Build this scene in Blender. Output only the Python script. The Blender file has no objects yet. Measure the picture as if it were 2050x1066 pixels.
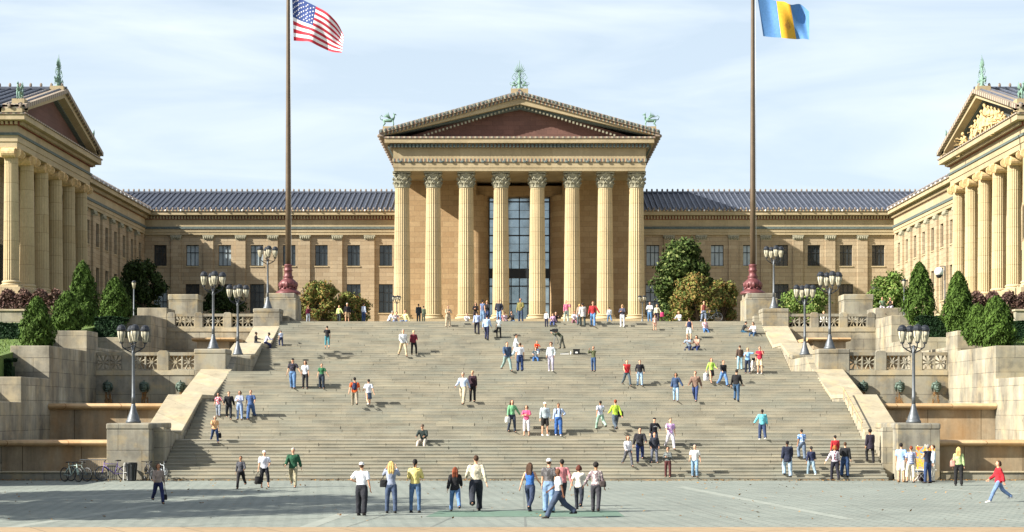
import bpy, bmesh, math, random
import numpy as np
from mathutils import Vector, Matrix
random.seed(7); rng = np.random.default_rng(7)
R = math.radians; PI = math.pi
sc = bpy.context.scene; col = sc.collection
# ---------------------------------------------------------------- camera, sky, sun, exposure
EYE = 3.3; CAMX = -.33; F = 3300.; CX = 1034.; HY = 825.
cd = bpy.data.cameras.new('Camera'); cam = bpy.data.objects.new('Camera', cd); col.objects.link(cam); sc.camera = cam
cam.location = (CAMX, 0, EYE); cam.rotation_euler = (R(90), 0, 0)
cd.sensor_width = 36; cd.lens = 36*F/2050; cd.shift_x = -.0044; cd.shift_y = .1424; cd.clip_start = .5; cd.clip_end = 6000
SUN = Vector((1, .42, -.655)).normalized()
EL = math.asin(-SUN.z)
w = bpy.data.worlds.new('World'); sc.world = w; w.use_nodes = True
nt = w.node_tree; N = nt.nodes; Lk = nt.links; bg = N['Background']
sky = N.new('ShaderNodeTexSky'); sky.sky_type = 'NISHITA'; sky.sun_disc = False
sky.sun_elevation = EL; sky.sun_rotation = math.atan2(-SUN.x, -SUN.y); sky.dust_density = 1.6; sky.air_density = 1.0; sky.ozone_density = 2.0
tc = N.new('ShaderNodeTexCoord'); mp = N.new('ShaderNodeMapping'); mp.inputs['Scale'].default_value = (1.6, 1.6, 8.5); mp.inputs['Rotation'].default_value = (0, R(5), 0)
nz = N.new('ShaderNodeTexNoise'); nz.inputs['Scale'].default_value = 3.4; nz.inputs['Detail'].default_value = 9; nz.inputs['Roughness'].default_value = .52; nz.inputs['Distortion'].default_value = .5
cr = N.new('ShaderNodeValToRGB'); cr.color_ramp.elements[0].position = .40; cr.color_ramp.elements[1].position = .74
cr.color_ramp.elements[0].color = (.05, .05, .05, 1); cr.color_ramp.elements[1].color = (.95, .95, .95, 1)
mx = N.new('ShaderNodeMixRGB'); mx.inputs[2].default_value = (9.0, 9.1, 9.1, 1)
tint = N.new('ShaderNodeMixRGB'); tint.blend_type = 'MULTIPLY'; tint.inputs[0].default_value = 1; tint.inputs[2].default_value = (1.0, 1.0, 1.03, 1)
Lk.new(tc.outputs['Generated'], mp.inputs[0]); Lk.new(mp.outputs[0], nz.inputs['Vector']); Lk.new(nz.outputs[0], cr.inputs[0])
Lk.new(sky.outputs[0], tint.inputs[1]); Lk.new(tint.outputs[0], mx.inputs[1]); Lk.new(cr.outputs[0], mx.inputs[0]); 
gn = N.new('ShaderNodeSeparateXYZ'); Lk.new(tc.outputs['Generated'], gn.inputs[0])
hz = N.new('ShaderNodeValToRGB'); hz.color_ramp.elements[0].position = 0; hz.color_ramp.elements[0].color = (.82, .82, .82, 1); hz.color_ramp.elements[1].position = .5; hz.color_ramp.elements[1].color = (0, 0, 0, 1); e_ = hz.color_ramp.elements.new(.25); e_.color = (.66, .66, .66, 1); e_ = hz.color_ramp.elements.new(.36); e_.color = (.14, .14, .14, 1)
Lk.new(gn.outputs[2], hz.inputs[0]); hm = N.new('ShaderNodeMixRGB'); hm.inputs[2].default_value = (6.35, 7.45, 8.4, 1); yr = N.new('ShaderNodeMapRange'); yr.inputs[1].default_value = -.5; yr.inputs[2].default_value = .6; yr.inputs[3].default_value = .22; yr.inputs[4].default_value = 1; Lk.new(gn.outputs[1], yr.inputs[0])  # haze thinned behind the camera on purpose, to cut fill on front faces
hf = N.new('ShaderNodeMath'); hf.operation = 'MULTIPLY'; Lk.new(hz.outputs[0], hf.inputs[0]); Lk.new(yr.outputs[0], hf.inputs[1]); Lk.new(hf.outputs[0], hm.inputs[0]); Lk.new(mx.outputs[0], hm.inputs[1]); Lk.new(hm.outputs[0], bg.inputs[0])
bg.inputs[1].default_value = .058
sd = bpy.data.lights.new('Sun', 'SUN'); sd.energy = 5.0; sd.angle = R(.53); sd.color = (1, .94, .84)
so = bpy.data.objects.new('Sun', sd); col.objects.link(so); so.rotation_euler = SUN.to_track_quat('-Z', 'Y').to_euler()
sc.view_settings.view_transform = 'Standard'; sc.view_settings.look = 'None'; sc.view_settings.exposure = 1.22; sc.view_settings.gamma = 1
# ---------------------------------------------------------------- pixel measuring helpers (photo 2050 x 1066 px)
def WX(px, d): return (px-CX)/F*d+CAMX
def WZ(py, d): return EYE+(HY-py)/F*d
# ---------------------------------------------------------------- materials
def lin(h):
    h = h.lstrip('#'); o = []
    for i in (0, 2, 4):
        c = int(h[i:i+2], 16)/255; o.append(c/12.92 if c <= .04045 else ((c+.055)/1.055)**2.4)
    return tuple(o)+(1,)
def newmat(n):
    m = bpy.data.materials.new(n); m.use_nodes = True; return m, m.node_tree.nodes, m.node_tree.links, m.node_tree.nodes['Principled BSDF']
def ramp(N, pts):
    c = N.new('ShaderNodeValToRGB'); e = c.color_ramp.elements
    e[0].position, e[0].color = pts[0][0], pts[0][1]; e[1].position, e[1].color = pts[-1][0], pts[-1][1]
    for p, k in pts[1:-1]:
        x = e.new(p); x.color = k
    return c
def g4(v): return (v, v, v, 1)
def noise(N, L, vec, s, det=4, rough=.55):
    n = N.new('ShaderNodeTexNoise'); n.inputs['Scale'].default_value = s; n.inputs['Detail'].default_value = det; n.inputs['Roughness'].default_value = rough
    if vec is not None: L.new(vec, n.inputs['Vector'])
    return n
def mul(N, L, a, b, f=1.):
    m = N.new('ShaderNodeMixRGB'); m.blend_type = 'MULTIPLY'; m.inputs[0].default_value = f
    L.new(a, m.inputs[1]); L.new(b, m.inputs[2]); return m.outputs[0]
def wallvec(N, L):
    g = N.new('ShaderNodeNewGeometry'); s = N.new('ShaderNodeSeparateXYZ'); L.new(g.outputs['Position'], s.inputs[0])
    a = N.new('ShaderNodeMath'); a.operation = 'ADD'; L.new(s.outputs[0], a.inputs[0]); L.new(s.outputs[1], a.inputs[1])
    c = N.new('ShaderNodeCombineXYZ'); L.new(a.outputs[0], c.inputs[0]); L.new(s.outputs[2], c.inputs[1]); return g.outputs['Position'], c.outputs[0]
def bump(N, L, b, h, st, dist=.02):
    n = N.new('ShaderNodeBump'); n.inputs['Strength'].default_value = st; n.inputs['Distance'].default_value = dist; L.new(h, n.inputs['Height']); L.new(n.outputs[0], b.inputs['Normal'])
def stone(name, c1, c2, mortar, bw, bh, stain=.35, sv=.25, streak=.0, rust=None, rough=.85, ms=.012, bst=.5, msm=.1):
    """ashlar: courses laid on any upright face, stains, vertical water streaks"""
    m, N, L, b = newmat(name); pos, v = wallvec(N, L)
    br = N.new('ShaderNodeTexBrick'); L.new(v, br.inputs['Vector']); br.inputs['Scale'].default_value = 1
    br.inputs['Color1'].default_value = c1; br.inputs['Color2'].default_value = c2; br.inputs['Mortar'].default_value = mortar
    br.inputs['Mortar Size'].default_value = ms; br.inputs['Mortar Smooth'].default_value = msm; br.inputs['Brick Width'].default_value = bw; br.inputs['Row Height'].default_value = bh
    br.inputs['Bias'].default_value = -.1
    n1 = noise(N, L, pos, sv, 6, .6); r1 = ramp(N, [(.3, g4(1-stain)), (.68, g4(1.0+stain*.25))]); L.new(n1.outputs[0], r1.inputs[0])
    o = mul(N, L, br.outputs[0], r1.outputs[0])
    n2 = noise(N, L, pos, 5, 5, .7); r2 = ramp(N, [(.3, g4(.86)), (.7, g4(1.08))]); L.new(n2.outputs[0], r2.inputs[0]); o = mul(N, L, o, r2.outputs[0])
    if streak:
        mp = N.new('ShaderNodeMapping'); mp.inputs['Scale'].default_value = (.75, .10, 1); L.new(v, mp.inputs[0])
        n3 = noise(N, L, mp.outputs[0], 1.0, 6, .65); r3 = ramp(N, [(.36, g4(1-streak)), (.6, g4(1))]); L.new(n3.outputs[0], r3.inputs[0]); o = mul(N, L, o, r3.outputs[0])
    if rust:
        mp = N.new('ShaderNodeMapping'); mp.inputs['Scale'].default_value = (.55, .25, 1); mp.inputs['Location'].default_value = (3.3, 1.1, 0); L.new(v, mp.inputs[0])
        n4 = noise(N, L, mp.outputs[0], 1.0, 5, .6); r4 = ramp(N, [(.46, g4(0)), (.72, g4(rust[1]))]); L.new(n4.outputs[0], r4.inputs[0])
        x = N.new('ShaderNodeMixRGB'); x.inputs[2].default_value = rust[0]; L.new(r4.outputs[0], x.inputs[0]); L.new(o, x.inputs[1]); o = x.outputs[0]
    L.new(o, b.inputs['Base Color']); b.inputs['Roughness'].default_value = rough
    bump(N, L, b, mul(N, L, r2.outputs[0], br.outputs[0]), bst); return m
def plain(name, c, rough=.7, var=.15, s=6., metal=0., bst=.0, spec=None):
    m, N, L, b = newmat(name); g = N.new('ShaderNodeNewGeometry')
    n = noise(N, L, g.outputs['Position'], s); r = ramp(N, [(.3, tuple(x*(1-var) for x in c[:3])+(1,)), (.7, tuple(min(1, x*(1+var)) for x in c[:3])+(1,))])
    L.new(n.outputs[0], r.inputs[0]); L.new(r.outputs[0], b.inputs['Base Color']); b.inputs['Roughness'].default_value = rough; b.inputs['Metallic'].default_value = metal
    if bst: bump(N, L, b, n.outputs[0], bst)
    return m
def islands(name, cols, rough=.85, s=2.5, stain=.3, bst=.3, transl=0., streakx=False):
    """colour picked at random for each loose piece of a mesh (slab, leaf), with stains over it"""
    m, N, L, b = newmat(name); g = N.new('ShaderNodeNewGeometry')
    r = ramp(N, [(i/(len(cols)-1), c) for i, c in enumerate(cols)]); L.new(g.outputs['Random Per Island'], r.inputs[0])
    mp = N.new('ShaderNodeMapping'); mp.inputs['Scale'].default_value = (.3, 1, 1) if streakx else (1, 1, 1); L.new(g.outputs['Position'], mp.inputs[0])
    n = noise(N, L, mp.outputs[0], s, 6, .65); q = ramp(N, [(.32, g4(1-stain)), (.66, g4(1.08))]); L.new(n.outputs[0], q.inputs[0])
    L.new(mul(N, L, r.outputs[0], q.outputs[0]), b.inputs['Base Color']); b.inputs['Roughness'].default_value = rough
    if bst: bump(N, L, b, n.outputs[0], bst)
    if transl:
        b.inputs['Transmission Weight'].default_value = 0; b.inputs['Subsurface Weight'].default_value = 0
    return m
M = {}
M['sand'] = stone('sandstone', lin('#b09f83'), lin('#a08d71'), lin('#82725c'), 1.5, .46, .16, .12, .08, rough=.9, ms=.018)
M['porchsand'] = stone('portico stone', lin('#b69b74'), lin('#a58862'), lin('#8b7556'), 1.3, .6, .14, .15, .06, rough=.9, ms=.016)  # warmer stone with taller courses, for the porch walls
M['column'] = stone('column stone', lin('#bfae8a'), lin('#b5a27c'), lin('#978665'), 40, 1.55, .12, .3, .10, ms=.02)
M['ent'] = stone('entablature stone', lin('#b3a382'), lin('#a79674'), lin('#8f7f62'), 3.4, 3, .2, .15, .12)
M['granite'] = stone('weathered limestone', lin('#b5ae9a'), lin('#9a9484'), lin('#6a655a'), 1.75, .78, .5, .45, .55, (lin('#8d7a58'), .40), ms=.016, bst=.6)
M['granite2'] = stone('large block limestone', lin('#a8a392'), lin('#949083'), lin('#66625a'), 2.3, 1.45, .5, .7, .5, (lin('#8d7c5c'), .35), ms=.016, bst=.7)
M['slab'] = stone('coping slab', lin('#b0a68d'), lin('#a1977f'), lin('#857c66'), 2.3, 40, .34, .9, 0, (lin('#9c9178'), .5), ms=.02)
M['rust'] = stone('stained fountain stone', lin('#b5a488'), lin('#a59478'), lin('#66573f'), 2.9, 3.5, .34, .45, .5, (lin('#a87c44'), .6), ms=.02)
M['rim'] = stone('mineral crusted rim', lin('#bda17a'), lin('#b0946c'), lin('#7a5a34'), 3, 40, .25, .8, 0, (lin('#a8743e'), .5), ms=.02)
M['bed'] = plain('basin floor', lin('#6f6a58'), .6, .3)
M['steps'] = islands('stair slabs', [lin('#92907f'), lin('#999585'), lin('#8c8a7c'), lin('#959080'), lin('#a29c88'), lin('#878578'), lin('#99927f'), lin('#8f8e7f')], .9, 1.3, .34, .35, streakx=True)
M['bronze'] = plain('verdigris bronze', lin('#6c8a7c'), .7, .4, 9, .1)
M['bronzedk'] = plain('dark verdigris bronze', lin('#49594f'), .6, .5, 9, .2)
M['capital'] = plain('weathered capital stone', lin('#8f8c78'), .85, .4, 7, bst=.5)
M['ioncap'] = plain('ionic capital stone', lin('#c8ad80'), .85, .3, 5)
M['redbase'] = plain('red bronze', lin('#66393a'), .5, .3, 6, .2)
M['pole'] = plain('bronze pole paint', lin('#5b4d3c'), .45, .18, 2, .2)
M['iron'] = plain('grey iron', lin('#5f6468'), .5, .2, 8, .4)
M['irondk'] = plain('dark iron', lin('#2c3036'), .45, .2, 8, .4)
M['glassy'] = plain('lantern glass', lin('#aca791'), .25, .25)
M['tymp'] = stone('red tympanum', lin('#6f4f45'), lin('#63463d'), lin('#523930'), 1.2, .5, .2, .4)
M['tympdk'] = plain('dark painted gable', lin('#474c4a'), .8, .3, 5)
M['teal'] = plain('painted teal trim', lin('#55605d'), .8, .3, 5)
M['red'] = plain('painted red trim', lin('#7c4235'), .8, .3, 5)
M['frame'] = plain('window frame', lin('#1e2326'), .5, .1)
def glassmat(name, c, r=.12):
    m = plain(name, c, r, .25, .9); b = m.node_tree.nodes['Principled BSDF']; b.inputs['Specular IOR Level'].default_value = .8; return m
M['glass'] = glassmat('window glass', lin('#2b3236')); M['glassb'] = glassmat('blinded window', lin('#9aa7ac'), .35); M['glassp'] = glassmat('grey portico glass', lin('#a4b4bc'), .12); M['glassp'].node_tree.nodes['Principled BSDF'].inputs['Metallic'].default_value = .75
M['tile'] = plain('glazed roof tile', lin('#3d434f'), .45, .3, 2.2)
M['tilerib'] = plain('roof rib tile', lin('#4f5561'), .42, .3, 2.2)
M['antefix'] = plain('painted antefix', lin('#84776a'), .75, .4, 12)
M['black'] = plain('black plastic', lin('#16181a'), .45, .1); M['white'] = plain('white paint', lin('#e2e2de'), .5, .05)
def ornament(name, a, b_, c, period):
    m, N, L, b = newmat(name); pos, v = wallvec(N, L); s = N.new('ShaderNodeSeparateXYZ'); L.new(v, s.inputs[0])
    mm = N.new('ShaderNodeMath'); mm.operation = 'MULTIPLY'; mm.inputs[1].default_value = 1/period; L.new(s.outputs[0], mm.inputs[0])
    fr = N.new('ShaderNodeMath'); fr.operation = 'FRACT'; L.new(mm.outputs[0], fr.inputs[0])
    r = ramp(N, [(0, a), (.34, b_), (.67, c)]); r.color_ramp.interpolation = 'CONSTANT'; L.new(fr.outputs[0], r.inputs[0]); L.new(r.outputs[0], b.inputs['Base Color']); b.inputs['Roughness'].default_value = .8; return m
M['orn'] = ornament('painted ornament band', lin('#a8987a'), lin('#4f605f'), lin('#7b5a48'), .42)
M['orn2'] = ornament('painted egg band', lin('#a89e88'), lin('#6b665f'), lin('#8a7366'), .6)
def patches(m, c1, c2, sc_=.35, k=.5):
    T_ = m.node_tree; N, L = T_.nodes, T_.links; b = N['Principled BSDF']; src = b.inputs['Base Color'].links[0].from_socket; g = N.new('ShaderNodeNewGeometry')
    for c_, s_ in ((c1, sc_), (c2, sc_*1.7)):
        n = noise(N, L, g.outputs['Position'], s_, 6, .62); r = ramp(N, [(.48, g4(0)), (.66, g4(k))]); L.new(n.outputs[0], r.inputs[0]); x = N.new('ShaderNodeMixRGB'); x.inputs[2].default_value = c_; L.new(r.outputs[0], x.inputs[0]); L.new(src, x.inputs[1]); src = x.outputs[0]
    n = noise(N, L, g.outputs['Position'], 1.9, 4, .7); r = ramp(N, [(.66, g4(1)), (.74, g4(.6))]); L.new(n.outputs[0], r.inputs[0]); L.new(mul(N, L, src, r.outputs[0]), b.inputs['Base Color'])
patches(M['steps'], lin('#888b80'), lin('#a29a86'))
patches(M['granite'], lin('#8a8776'), lin('#b5a684'), .6, .45); patches(M['granite2'], lin('#84826f'), lin('#a8946a'), .7, .5); patches(M['slab'], lin('#9c9784'), lin('#b8a67f'), .7, .6)
# ---------------------------------------------------------------- objects
def tag(o, label=None, cat=None, group=None, kind=None):
    if label: o['label'] = label
    if cat: o['category'] = cat
    if group: o['group'] = group
    if kind: o['kind'] = kind
    return o
ORG = {}
def thing(name, label, cat, loc=(0, 0, 0), group=None, rz=0):
    o = bpy.data.objects.new(name, None); o.empty_display_size = .2; col.objects.link(o); o.location = loc; o.rotation_euler = (0, 0, rz)
    ORG[o.name] = Vector(loc) ; return tag(o, label, cat, group)
class MB:
    def __init__(s): s.v = []; s.f = []; s.mi = []; s.m = 0; s.xf = None
    def add(s, vs, fs):
        n = len(s.v)
        if s.xf is not None: vs = [s.xf(p) for p in vs]
        s.v += [tuple(p) for p in vs]; s.f += [tuple(i+n for i in f) for f in fs]; s.mi += [s.m]*len(fs); return s
    def box(s, x0, x1, y0, y1, z0, z1):
        if x0 > x1: x0, x1 = x1, x0
        if y0 > y1: y0, y1 = y1, y0
        return s.add([(x0, y0, z0), (x1, y0, z0), (x1, y1, z0), (x0, y1, z0), (x0, y0, z1), (x1, y0, z1), (x1, y1, z1), (x0, y1, z1)],
                     [(0, 3, 2, 1), (4, 5, 6, 7), (0, 1, 5, 4), (1, 2, 6, 5), (2, 3, 7, 6), (3, 0, 4, 7)])
    def prism(s, poly, a0, a1, axis='x'):
        """extrude a closed outline (list of 2-D points) along an axis"""
        n = len(poly); q = {'x': lambda p, a: (a, p[0], p[1]), 'y': lambda p, a: (p[0], a, p[1]), 'z': lambda p, a: (p[0], p[1], a)}[axis]
        return s.add([q(p, a0) for p in poly]+[q(p, a1) for p in poly], [tuple(range(n))[::-1], tuple(range(n, 2*n))]+[(i, (i+1) % n, n+(i+1) % n, n+i) for i in range(n)])
    def lathe(s, prof, c=(0, 0, 0), n=16, fl=None):
        vs = []; fs = []; k = len(prof)
        for r, z in prof:
            for i in range(n):
                a = 2*PI*i/n; q = r*(fl(i, n, z) if fl else 1); vs.append((c[0]+q*math.cos(a), c[1]+q*math.sin(a), c[2]+z))
        for j in range(k-1):
            for i in range(n): fs.append((j*n+i, j*n+(i+1) % n, (j+1)*n+(i+1) % n, (j+1)*n+i))
        fs.append(tuple(range(n))[::-1]); fs.append(tuple((k-1)*n+i for i in range(n))); return s.add(vs, fs)
    def tube(s, pts, rad, n=8, cap=True, flat=1.):
        pts = [Vector(p) for p in pts]; k = len(pts)
        if not hasattr(rad, '__len__'): rad = [rad]*k
        vs = []; fs = []; u = None
        for i, p in enumerate(pts):
            t = (pts[min(i+1, k-1)]-pts[max(i-1, 0)])
            t = t.normalized() if t.length > 1e-9 else Vector((0, 0, 1))
            if u is None: u = t.cross(Vector((0, 1, 0))) if abs(t.y) < .9 else t.cross(Vector((1, 0, 0)))
            u = (u-t*u.dot(t)).normalized(); v = t.cross(u)
            rr = rad[i]; ra, rb = (rr if hasattr(rr, '__len__') else (rr, rr*flat))
            for j in range(n):
                a = 2*PI*j/n; vs.append(p+u*math.cos(a)*ra+v*math.sin(a)*rb)
        for i in range(k-1):
            for j in range(n): fs.append((i*n+j, i*n+(j+1) % n, (i+1)*n+(j+1) % n, (i+1)*n+j))
        if cap: fs += [tuple(range(n))[::-1], tuple((k-1)*n+j for j in range(n))]
        return s.add(vs, fs)
    def ball(s, c, r, n=10, m=7):
        if not hasattr(r, '__len__'): r = (r, r, r)
        vs = [(c[0], c[1], c[2]-r[2])]; fs = []
        for j in range(1, m):
            t = PI*j/m
            for i in range(n):
                a = 2*PI*i/n; vs.append((c[0]+r[0]*math.sin(t)*math.cos(a), c[1]+r[1]*math.sin(t)*math.sin(a), c[2]-r[2]*math.cos(t)))
        vs.append((c[0], c[1], c[2]+r[2])); e = len(vs)-1
        for i in range(n):
            fs.append((0, 1+(i+1) % n, 1+i)); fs.append((e, e-n+i, e-n+(i+1) % n))
        for j in range(m-2):
            for i in range(n): fs.append((1+j*n+i, 1+j*n+(i+1) % n, 1+(j+1)*n+(i+1) % n, 1+(j+1)*n+i))
        return s.add(vs, fs)
    def torus(s, c, R0, r, axis='x', n=24, m=6):
        vs = []; fs = []
        for i in range(n):
            a = 2*PI*i/n
            for j in range(m):
                b = 2*PI*j/m; q = R0+r*math.cos(b); p = (r*math.sin(b), q*math.cos(a), q*math.sin(a)) if axis == 'x' else ((q*math.cos(a), r*math.sin(b), q*math.sin(a)) if axis == 'y' else (q*math.cos(a), q*math.sin(a), r*math.sin(b)))
                vs.append((c[0]+p[0], c[1]+p[1], c[2]+p[2]))
        for i in range(n):
            for j in range(m): fs.append((i*m+j, ((i+1) % n)*m+j, ((i+1) % n)*m+(j+1) % m, i*m+(j+1) % m))
        return s.add(vs, fs)
    def mesh(s, name, mats, off=(0, 0, 0), smooth=False):
        me = bpy.data.meshes.new(name); ox, oy, oz = off
        me.from_pydata([(x-ox, y-oy, z-oz) for x, y, z in s.v], [], s.f)
        for m in (mats if isinstance(mats, (list, tuple)) else [mats]): me.materials.append(m)
        if any(s.mi): me.polygons.foreach_set('material_index', s.mi)
        bm = bmesh.new(); bm.from_mesh(me); bmesh.ops.recalc_face_normals(bm, faces=bm.faces); bm.to_mesh(me); bm.free()
        if smooth: me.shade_smooth() if hasattr(me, 'shade_smooth') else me.polygons.foreach_set('use_smooth', [True]*len(me.polygons))
        me.update(); return me
    def build(s, name, mats, parent=None, smooth=False, bevel=0):
        off = ORG.get(parent.name, Vector((0, 0, 0))) if parent else Vector((0, 0, 0))
        o = bpy.data.objects.new(name, s.mesh(name, mats, off, smooth)); col.objects.link(o)
        if parent: o.parent = parent; ORG[o.name] = off
        else: ORG[o.name] = Vector((0, 0, 0))
        if bevel:
            b = o.modifiers.new('bevel', 'BEVEL'); b.width = bevel; b.segments = 2; b.limit_method = 'ANGLE'; b.angle_limit = R(40)
        return o
def put(name, me, parent, loc=(0, 0, 0), rz=0, scale=1):
    o = bpy.data.objects.new(name, me); col.objects.link(o); o.parent = parent; o.location = loc; o.rotation_euler = (0, 0, rz); o.scale = (scale,)*3 if not hasattr(scale, '__len__') else scale; return o
def copy_tree(o, parent=None):
    c = o.copy(); col.objects.link(c); c.parent = parent
    for ch in list(o.children): copy_tree(ch, c)
    return c
def struct(o): o['kind'] = 'structure'; return o
# ---------------------------------------------------------------- staircase
FL = [(79.0, 0., 12, 1.90, .36), (85.3, 1.90, 12, 3.85, .38), (93.3, 3.85, 12, 5.72, .45), (107.0, 5.72, 12, 7.58, .38), (114.8, 7.58, 15, 9.90, .38)]
TOPZ = 9.9; SW = 17.5
def nosings():
    o = []
    for s, z0, n, z1, t in FL:
        for i in range(n): o.append((s+i*t, z0+(z1-z0)*(i+1)/n))
    return o
NOS = nosings()
def ground_hit(py):
    """depth and height where a foot seen at photo row py stands"""
    k = (HY-py)/F
    for i, (d, z) in enumerate(NOS):
        if EYE+k*d <= z+1e-6:
            if i == 0 and EYE+k*d < -.0: break
            return d+.16, z
    if k < 0 and -EYE/k < 79: return -EYE/k, 0.
    return 121.5, TOPZ
st = thing('staircase', 'broad pale stone staircase of five flights climbing to the museum', 'stairs', (0, 79, 0))
for fi, (s, z0, n, z1, t) in enumerate(FL):
    m = MB(); rise = (z1-z0)/n; nxt = FL[fi+1][0] if fi < 4 else 123.5
    for i in range(n):
        y0 = s+i*t; y1 = y0+t if i < n-1 else y0+.75; zt = z0+rise*(i+1); x = -SW+random.uniform(-1.2, 0)
        while x < SW:
            L_ = random.uniform(1.3, 2.7); a, b_ = max(x, -SW), min(x+L_, SW); x += L_
            if b_-a < .05: continue
            jy = random.uniform(-.010, .010); jz = random.uniform(-.008, .004); m.box(a+.003, b_-.003, y0-(.022 if fi == 0 else .007)+jy, y1+.06, zt-.05+jz, zt+jz); m.box(a+.003, b_-.003, y0+jy, y1+.05, zt-rise-.03, zt-.052+jz)
    m.build('flight', M['steps'], st)
    m = MB(); y = s+(n-1)*t+.76
    while y < nxt-.05:
        y2 = min(y+random.uniform(.8, 1.2), nxt); x = -SW+random.uniform(-1.2, 0)
        while x < SW:
            L_ = random.uniform(1.3, 2.6); a, b_ = max(x, -SW), min(x+L_, SW); x += L_
            if b_-a > .05: m.box(a+.005, b_-.005, y+.005, y2+.0, z1-.2, z1+random.uniform(-.004, .003))
        y = y2
    m.build('landing', M['steps'], st)
# ---------------------------------------------------------------- terrain
def paving(name='plaza pavers', c1='#888e85', c2='#7e867e', c3='#5c645f', bw=.7, bh=.35, ms=.03, rot=38):
    m, N, L, b = newmat(name); g = N.new('ShaderNodeNewGeometry'); mp = N.new('ShaderNodeMapping'); mp.inputs['Rotation'].default_value = (0, 0, R(rot)); L.new(g.outputs['Position'], mp.inputs[0])
    br = N.new('ShaderNodeTexBrick'); L.new(mp.outputs[0], br.inputs['Vector']); br.inputs['Scale'].default_value = 1; br.inputs['Brick Width'].default_value = bw; br.inputs['Row Height'].default_value = bh
    br.inputs['Color1'].default_value = lin(c1); br.inputs['Color2'].default_value = lin(c2); br.inputs['Mortar'].default_value = lin(c3); br.inputs['Mortar Size'].default_value = ms
    n1 = noise(N, L, g.outputs['Position'], .25, 6, .6); r1 = ramp(N, [(.3, g4(.84)), (.7, g4(1.1))]); L.new(n1.outputs[0], r1.inputs[0])
    n2 = noise(N, L, g.outputs['Position'], 3, 6, .7); r2 = ramp(N, [(.3, g4(.86)), (.7, g4(1.1))]); L.new(n2.outputs[0], r2.inputs[0])
    L.new(mul(N, L, mul(N, L, br.outputs[0], r1.outputs[0]), r2.outputs[0]), b.inputs['Base Color']); b.inputs['Roughness'].default_value = .9; bump(N, L, b, br.outputs[0], .3); return m
M['paver'] = paving()
M['tan'] = paving('tan pavement', '#a08a6c', '#988264', '#6c604c', 1.9, 1.9, .02, 62)
M['bandstone'] = plain('pale paving band', lin('#8b9188'), .9, .15, 2)
M['greenmat'] = plain('green plaza inlay', lin('#5b7465'), .9, .15, 2)
m = MB(); m.add([(-3000, -400, -.01), (3000, -400, -.01), (3000, 4000, -.01), (-3000, 4000, -.01)], [(0, 1, 2, 3)])
struct(m.build('ground', plain('earth', lin('#6d6a58'), .95, .2, .05)))
m = MB(); m.box(-90, 90, 46.9, 79.3, -.3, 0); struct(m.build('plaza_paving', M['paver']))
m = MB(); m.box(-90, 90, 30, 46.9, -.3, .02); struct(m.build('pavement', M['tan']))
m = MB()
def band(x0, y0, x1, y1, w_):
    dx, dy = x1-x0, y1-y0; L_ = math.hypot(dx, dy); nx, ny = -dy/L_*w_/2, dx/L_*w_/2
    m.add([(x0+nx, y0+ny, .004), (x1+nx, y1+ny, .004), (x1-nx, y1-ny, .004), (x0-nx, y0-ny, .004)], [(0, 1, 2, 3)])
for a, b_ in (((0, 1003), (512, 975)), ((612, 1057), (760, 1003)), ((1360, 975), (1700, 1040)), ((1820, 975), (2040, 990)), ((20, 1057), (380, 1001))):
    d0 = F*EYE/(a[1]-HY); d1 = F*EYE/(b_[1]-HY); band(WX(a[0], d0), d0, WX(b_[0], d1), d1, .45)
struct(m.build('paving_bands', M['bandstone'])); m = MB()
for a, b_, w_ in (((1052, 1057), (1047, 968), .06), ((690, 1057), (860, 1003), .05), ((860, 1057), (905, 1036), .07), ((330, 1057), (700, 1034), .04), ((1500, 1050), (1330, 1000), .05), ((1850, 1057), (1700, 1010), .04), ((0, 1040), (900, 1039), .04), ((1060, 1012), (2040, 1014), .05)):
    d0 = F*EYE/(a[1]-HY); d1 = F*EYE/(b_[1]-HY); band(WX(a[0], d0), d0, WX(b_[0], d1), d1, w_)
struct(m.build('paving_seams', plain('dark seam', lin('#6a706a'), .9, .2, 2)))
m = MB(); m.add([(WX(853, 52), 51.8, .006), (WX(1250, 52), 51.8, .006), (WX(1235, 55), 55.0, .006), (WX(880, 55), 55.0, .006)], [(0, 1, 2, 3)]); struct(m.build('plaza_inlay', M['greenmat']))
# court above the stairs and the sloping lawns beside the fountains
def grassmat():
    m, N, L, b = newmat('lawn'); g = N.new('ShaderNodeNewGeometry'); n = noise(N, L, g.outputs['Position'], 3, 8, .7); r = ramp(N, [(.3, lin('#455826')), (.6, lin('#5d7434')), (.75, lin('#767f45'))])
    L.new(n.outputs[0], r.inputs[0]); L.new(r.outputs[0], b.inputs['Base Color']); b.inputs['Roughness'].default_value = .95; bump(N, L, b, n.outputs[0], .8, .1); return m
M['lawn'] = grassmat()
M['court'] = plain('court paving', lin('#96907d'), .9, .15, .8)
def strip(name, prof, x0, x1, mat):
    m = MB(); n = len(prof); m.add([(x0, y, z) for y, z in prof]+[(x1, y, z) for y, z in prof], [(i, i+1, n+i+1, n+i) for i in range(n-1)]); return struct(m.build(name, mat))
strip('upper_court', [(121.0, 9.86), (122.6, 9.88), (181, 13.05), (215, 13.1), (260, 13.1)], -30, 30, M['court'])
LAWN = [(82, 3.5), (86, 6.1), (97, 7.45), (99, 8.0), (112, 9.3), (124, 10.0), (181, 13.0), (260, 13.1)]
def lawnz(y): return float(np.interp(y, [p[0] for p in LAWN], [p[1] for p in LAWN]))
for s in (-1, 1):
    m = MB(); m.prism(LAWN+[(260, -.5), (82, -.5)], s*27.7, s*120); struct(m.build('lawn', M['lawn']))
strip('court_edge', [(121, 9.8), (181, 12.98), (260, 13.05)], -60, -29.9, M['lawn']); strip('court_edge', [(121, 9.8), (181, 12.98), (260, 13.05)], 29.9, 60, M['lawn'])
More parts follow.
